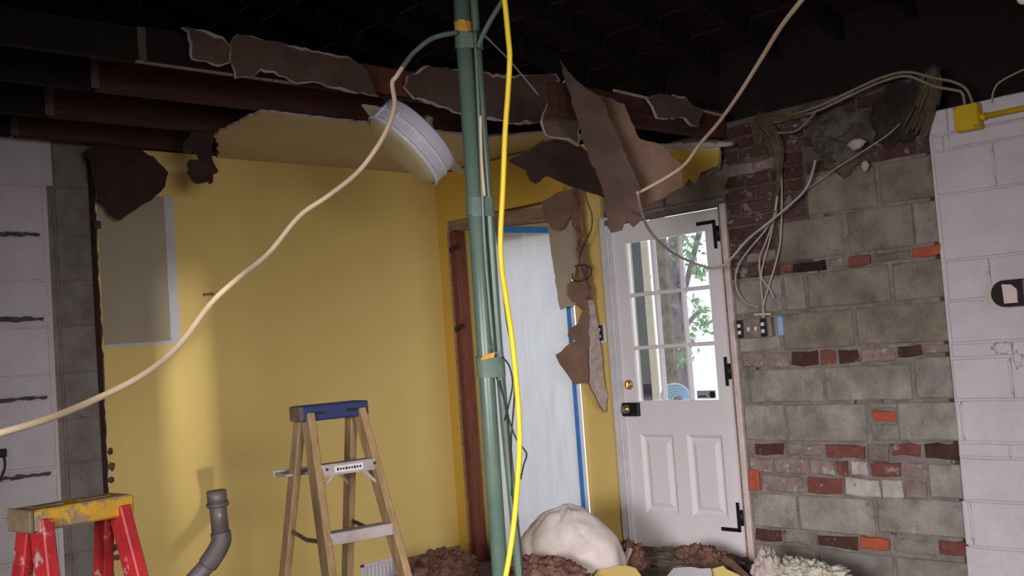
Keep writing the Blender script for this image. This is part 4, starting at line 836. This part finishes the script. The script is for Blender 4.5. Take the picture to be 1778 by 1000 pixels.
# ---- rubble at the foot of the back wall
def mound(name, label, cx, cy, D, rx, ry, rz, mk, cat, seed, amp=.25, sc=2.0, u=40, v=20, wr=0.0, kind=None):
    if not wr: u *= 2; v *= 2
    c = atD(cx, cy, D); c.z = max(ZF, c.z); mb = MB(); vs = []; fs = []
    for i in range(v + 1):
        th = (math.pi / 2) * i / v
        for j in range(u):
            ph = 2 * math.pi * j / u; d = Vector((math.sin(th) * math.cos(ph), math.sin(th) * math.sin(ph), math.cos(th)))
            k = 1 + amp * noise.noise(d * sc + Vector((seed * 3.7, seed, 1))) + amp * .6 * noise.noise(d * sc * 3 + Vector((seed, 2, seed)))
            if not wr: k += amp * .35 * noise.noise(d * sc * 8 + Vector((seed, 4, 2))) + amp * .2 * noise.noise(d * sc * 17 + Vector((seed, 4, 5)))
            if wr:
                for a_, w_ in ((4.4, .05), (5.1, .035), (3.7, .06), (5.7, .04), (2.9, .05)): k -= .06 * math.exp(-(((ph + .25 * math.sin(th * 4 + a_)) - a_) / w_) ** 2) * min(1, th * 2)
                k += wr * (1 - abs(noise.noise(d * sc * 2.1 + Vector((seed, 7, 1)))) * 3)
            vs.append(c + Vector((d.x * rx, d.y * ry, d.z * rz)) * k)
    for i in range(v):
        for j in range(u): fs.append((i * u + j, (i + 1) * u + j, (i + 1) * u + (j + 1) % u, i * u + (j + 1) % u))
    o = mb.add(vs, fs, 0, True).build(name, mk, None, base=c)
    if kind: o['kind'] = kind
    return tag(o, label, cat)
mound('plastic_mound', 'white dusty plastic wrapped mound at the foot of the plastic sheet', 992, 992, 5.75, .36, .22, .36, 'bag_white', 'plastic bag', 3, .07, 1.2, 64, 32, .013)
mound('debris_heap', 'low brown heap of plaster debris in front of the white door', 1200, 992, 5.9, .62, .22, .10, 'rubble', 'debris', 5, .22, 3.0, 60, 20)
mound('insulation_heap', 'reddish brown fluffy insulation clump lying against the door bottom', 1218, 986, 5.8, .17, .09, .12, 'fuzz_brown', 'insulation', 8, .28, 3.5, 48, 18)
mound('insulation_heap', 'reddish brown fluffy insulation lying before the white plastic mound', 950, 1010, 5.4, .28, .14, .12, 'fuzz_brown', 'insulation', 9, .28, 3.5, 48, 18)
mound('insulation_heap', 'brown insulation clump between the plastic mound and the door casing', 1090, 985, 5.8, .12, .09, .14, 'fuzz_brown', 'insulation', 12, .3, 3.5, 48, 18)
mound('debris_heap', 'brown debris heap on the floor at the inner yellow corner', 775, 1000, 6.6, .24, .20, .15, 'fuzz_brown', 'debris', 14, .3, 3.0, 40, 16)
mound('fluff_heap', 'pale fluffy insulation heap at the foot of the grey block wall', 1398, 1022, 5.2, .30, .14, .14, 'fluff_white', 'insulation', 15, .22, 5, 60, 20)
mound('plaster_heap', 'small white plaster pile right of the door casing bottom', 1335, 1005, 5.3, .08, .07, .15, 'gypsum', 'plaster', 17, .3, 2.5, 30, 14)
def slab(label, pix, D, n, mats, thick=.016, seed=1): 
    c = atD(sum(p[0] for p in pix) / len(pix), sum(p[1] for p in pix) / len(pix), D)
    o = px_plate('drywall_scrap', pix, D, n, thick, mats, None, .05, .008, seed, None, 0.0, base=c); return tag(o, label, 'drywall')
slab('yellow painted drywall scrap lying in rubble left of the door bottom', [(1028, 1006), (1040, 990), (1090, 984), (1104, 988), (1120, 1012), (1060, 1030)], 5.35, (.3, -.55, .8), ['yellow', 'paper_brown', 'gypsum'], seed=41)
slab('pale cream drywall scrap lying in rubble in front of the door', [(1155, 1006), (1170, 988), (1200, 986), (1234, 988), (1240, 1012), (1180, 1030)], 5.3, (.3, -.5, .85), ['primer', 'paper_brown', 'gypsum'], seed=42)
slab('yellow drywall scrap lying beside the cream one before the door', [(1234, 990), (1256, 984), (1262, 990), (1284, 1000), (1300, 1020), (1244, 1022)], 5.28, (.3, -.5, .85), ['yellow', 'paper_brown', 'gypsum'], seed=43)
st = thing('wood_scrap', 'pale broken board leaning in the rubble at the door casing', 'board', atD(1275, 990, 5.5)); MB().bar(atD(1262, 972, 5.6), atD(1304, 1012, 5.2), .05, .016).build('board', 'wood_pale', st)
st = thing('plaster_stick', 'pale plaster stick standing in rubble left of the door', 'plaster', atD(1085, 970, 5.7)); MB().bar(atD(1094, 952, 5.7), atD(1080, 985, 5.65), .03, .02).build('stick', 'gypsum', st)
rr = random.Random(9); chips = MB()
for k in range(260):
    x = rr.uniform(900, 1490); y = 985 + rr.uniform(-18, 12) + (10 if x > 1300 else 0); p = atD(x, y, rr.uniform(5.3, 6.1)); p.z = max(ZF, min(p.z, -.02)); p.y = min(p.y, -.06); s_ = rr.uniform(.008, .03)
    q = Matrix.Rotation(rr.uniform(0, 6), 3, Vector((rr.uniform(-1, 1), rr.uniform(-1, 1), .3)).normalized())
    chips.box(p, (s_ * 1.6, s_, s_ * .7), q, rr.choice([0, 1, 2, 1]), jit=s_ * .2)
o = chips.build('rubble', ['gypsum', 'rubble', 'fuzz_brown'], None, base=(1.9, -.4, ZF)); o['kind'] = 'stuff'; tag(o, 'scattered plaster and brick crumbs along the foot of the wall', 'rubble')
# ---- lamp at the roof, top right corner
tb = thing('work_lamp', 'small bright bare lamp under the roof at the top right corner', 'lamp', atD(1768, -4, 3.6))
MB().blob(atD(1776, -6, 3.6), (.022, .022, .028), 2, .02).build('bulb', 'bulb_glow', tb)
MB().tube([atD(1776, -12, 3.6), atD(1777, -32, 3.6)], .016, 10).build('socket', 'device_black', tb)
MB().tube([atD(1777, -30, 3.6), atD(1780, -60, 3.6) + Vector((0, 0, .4))], .004, 6).build('cord', 'cable_black', tb)
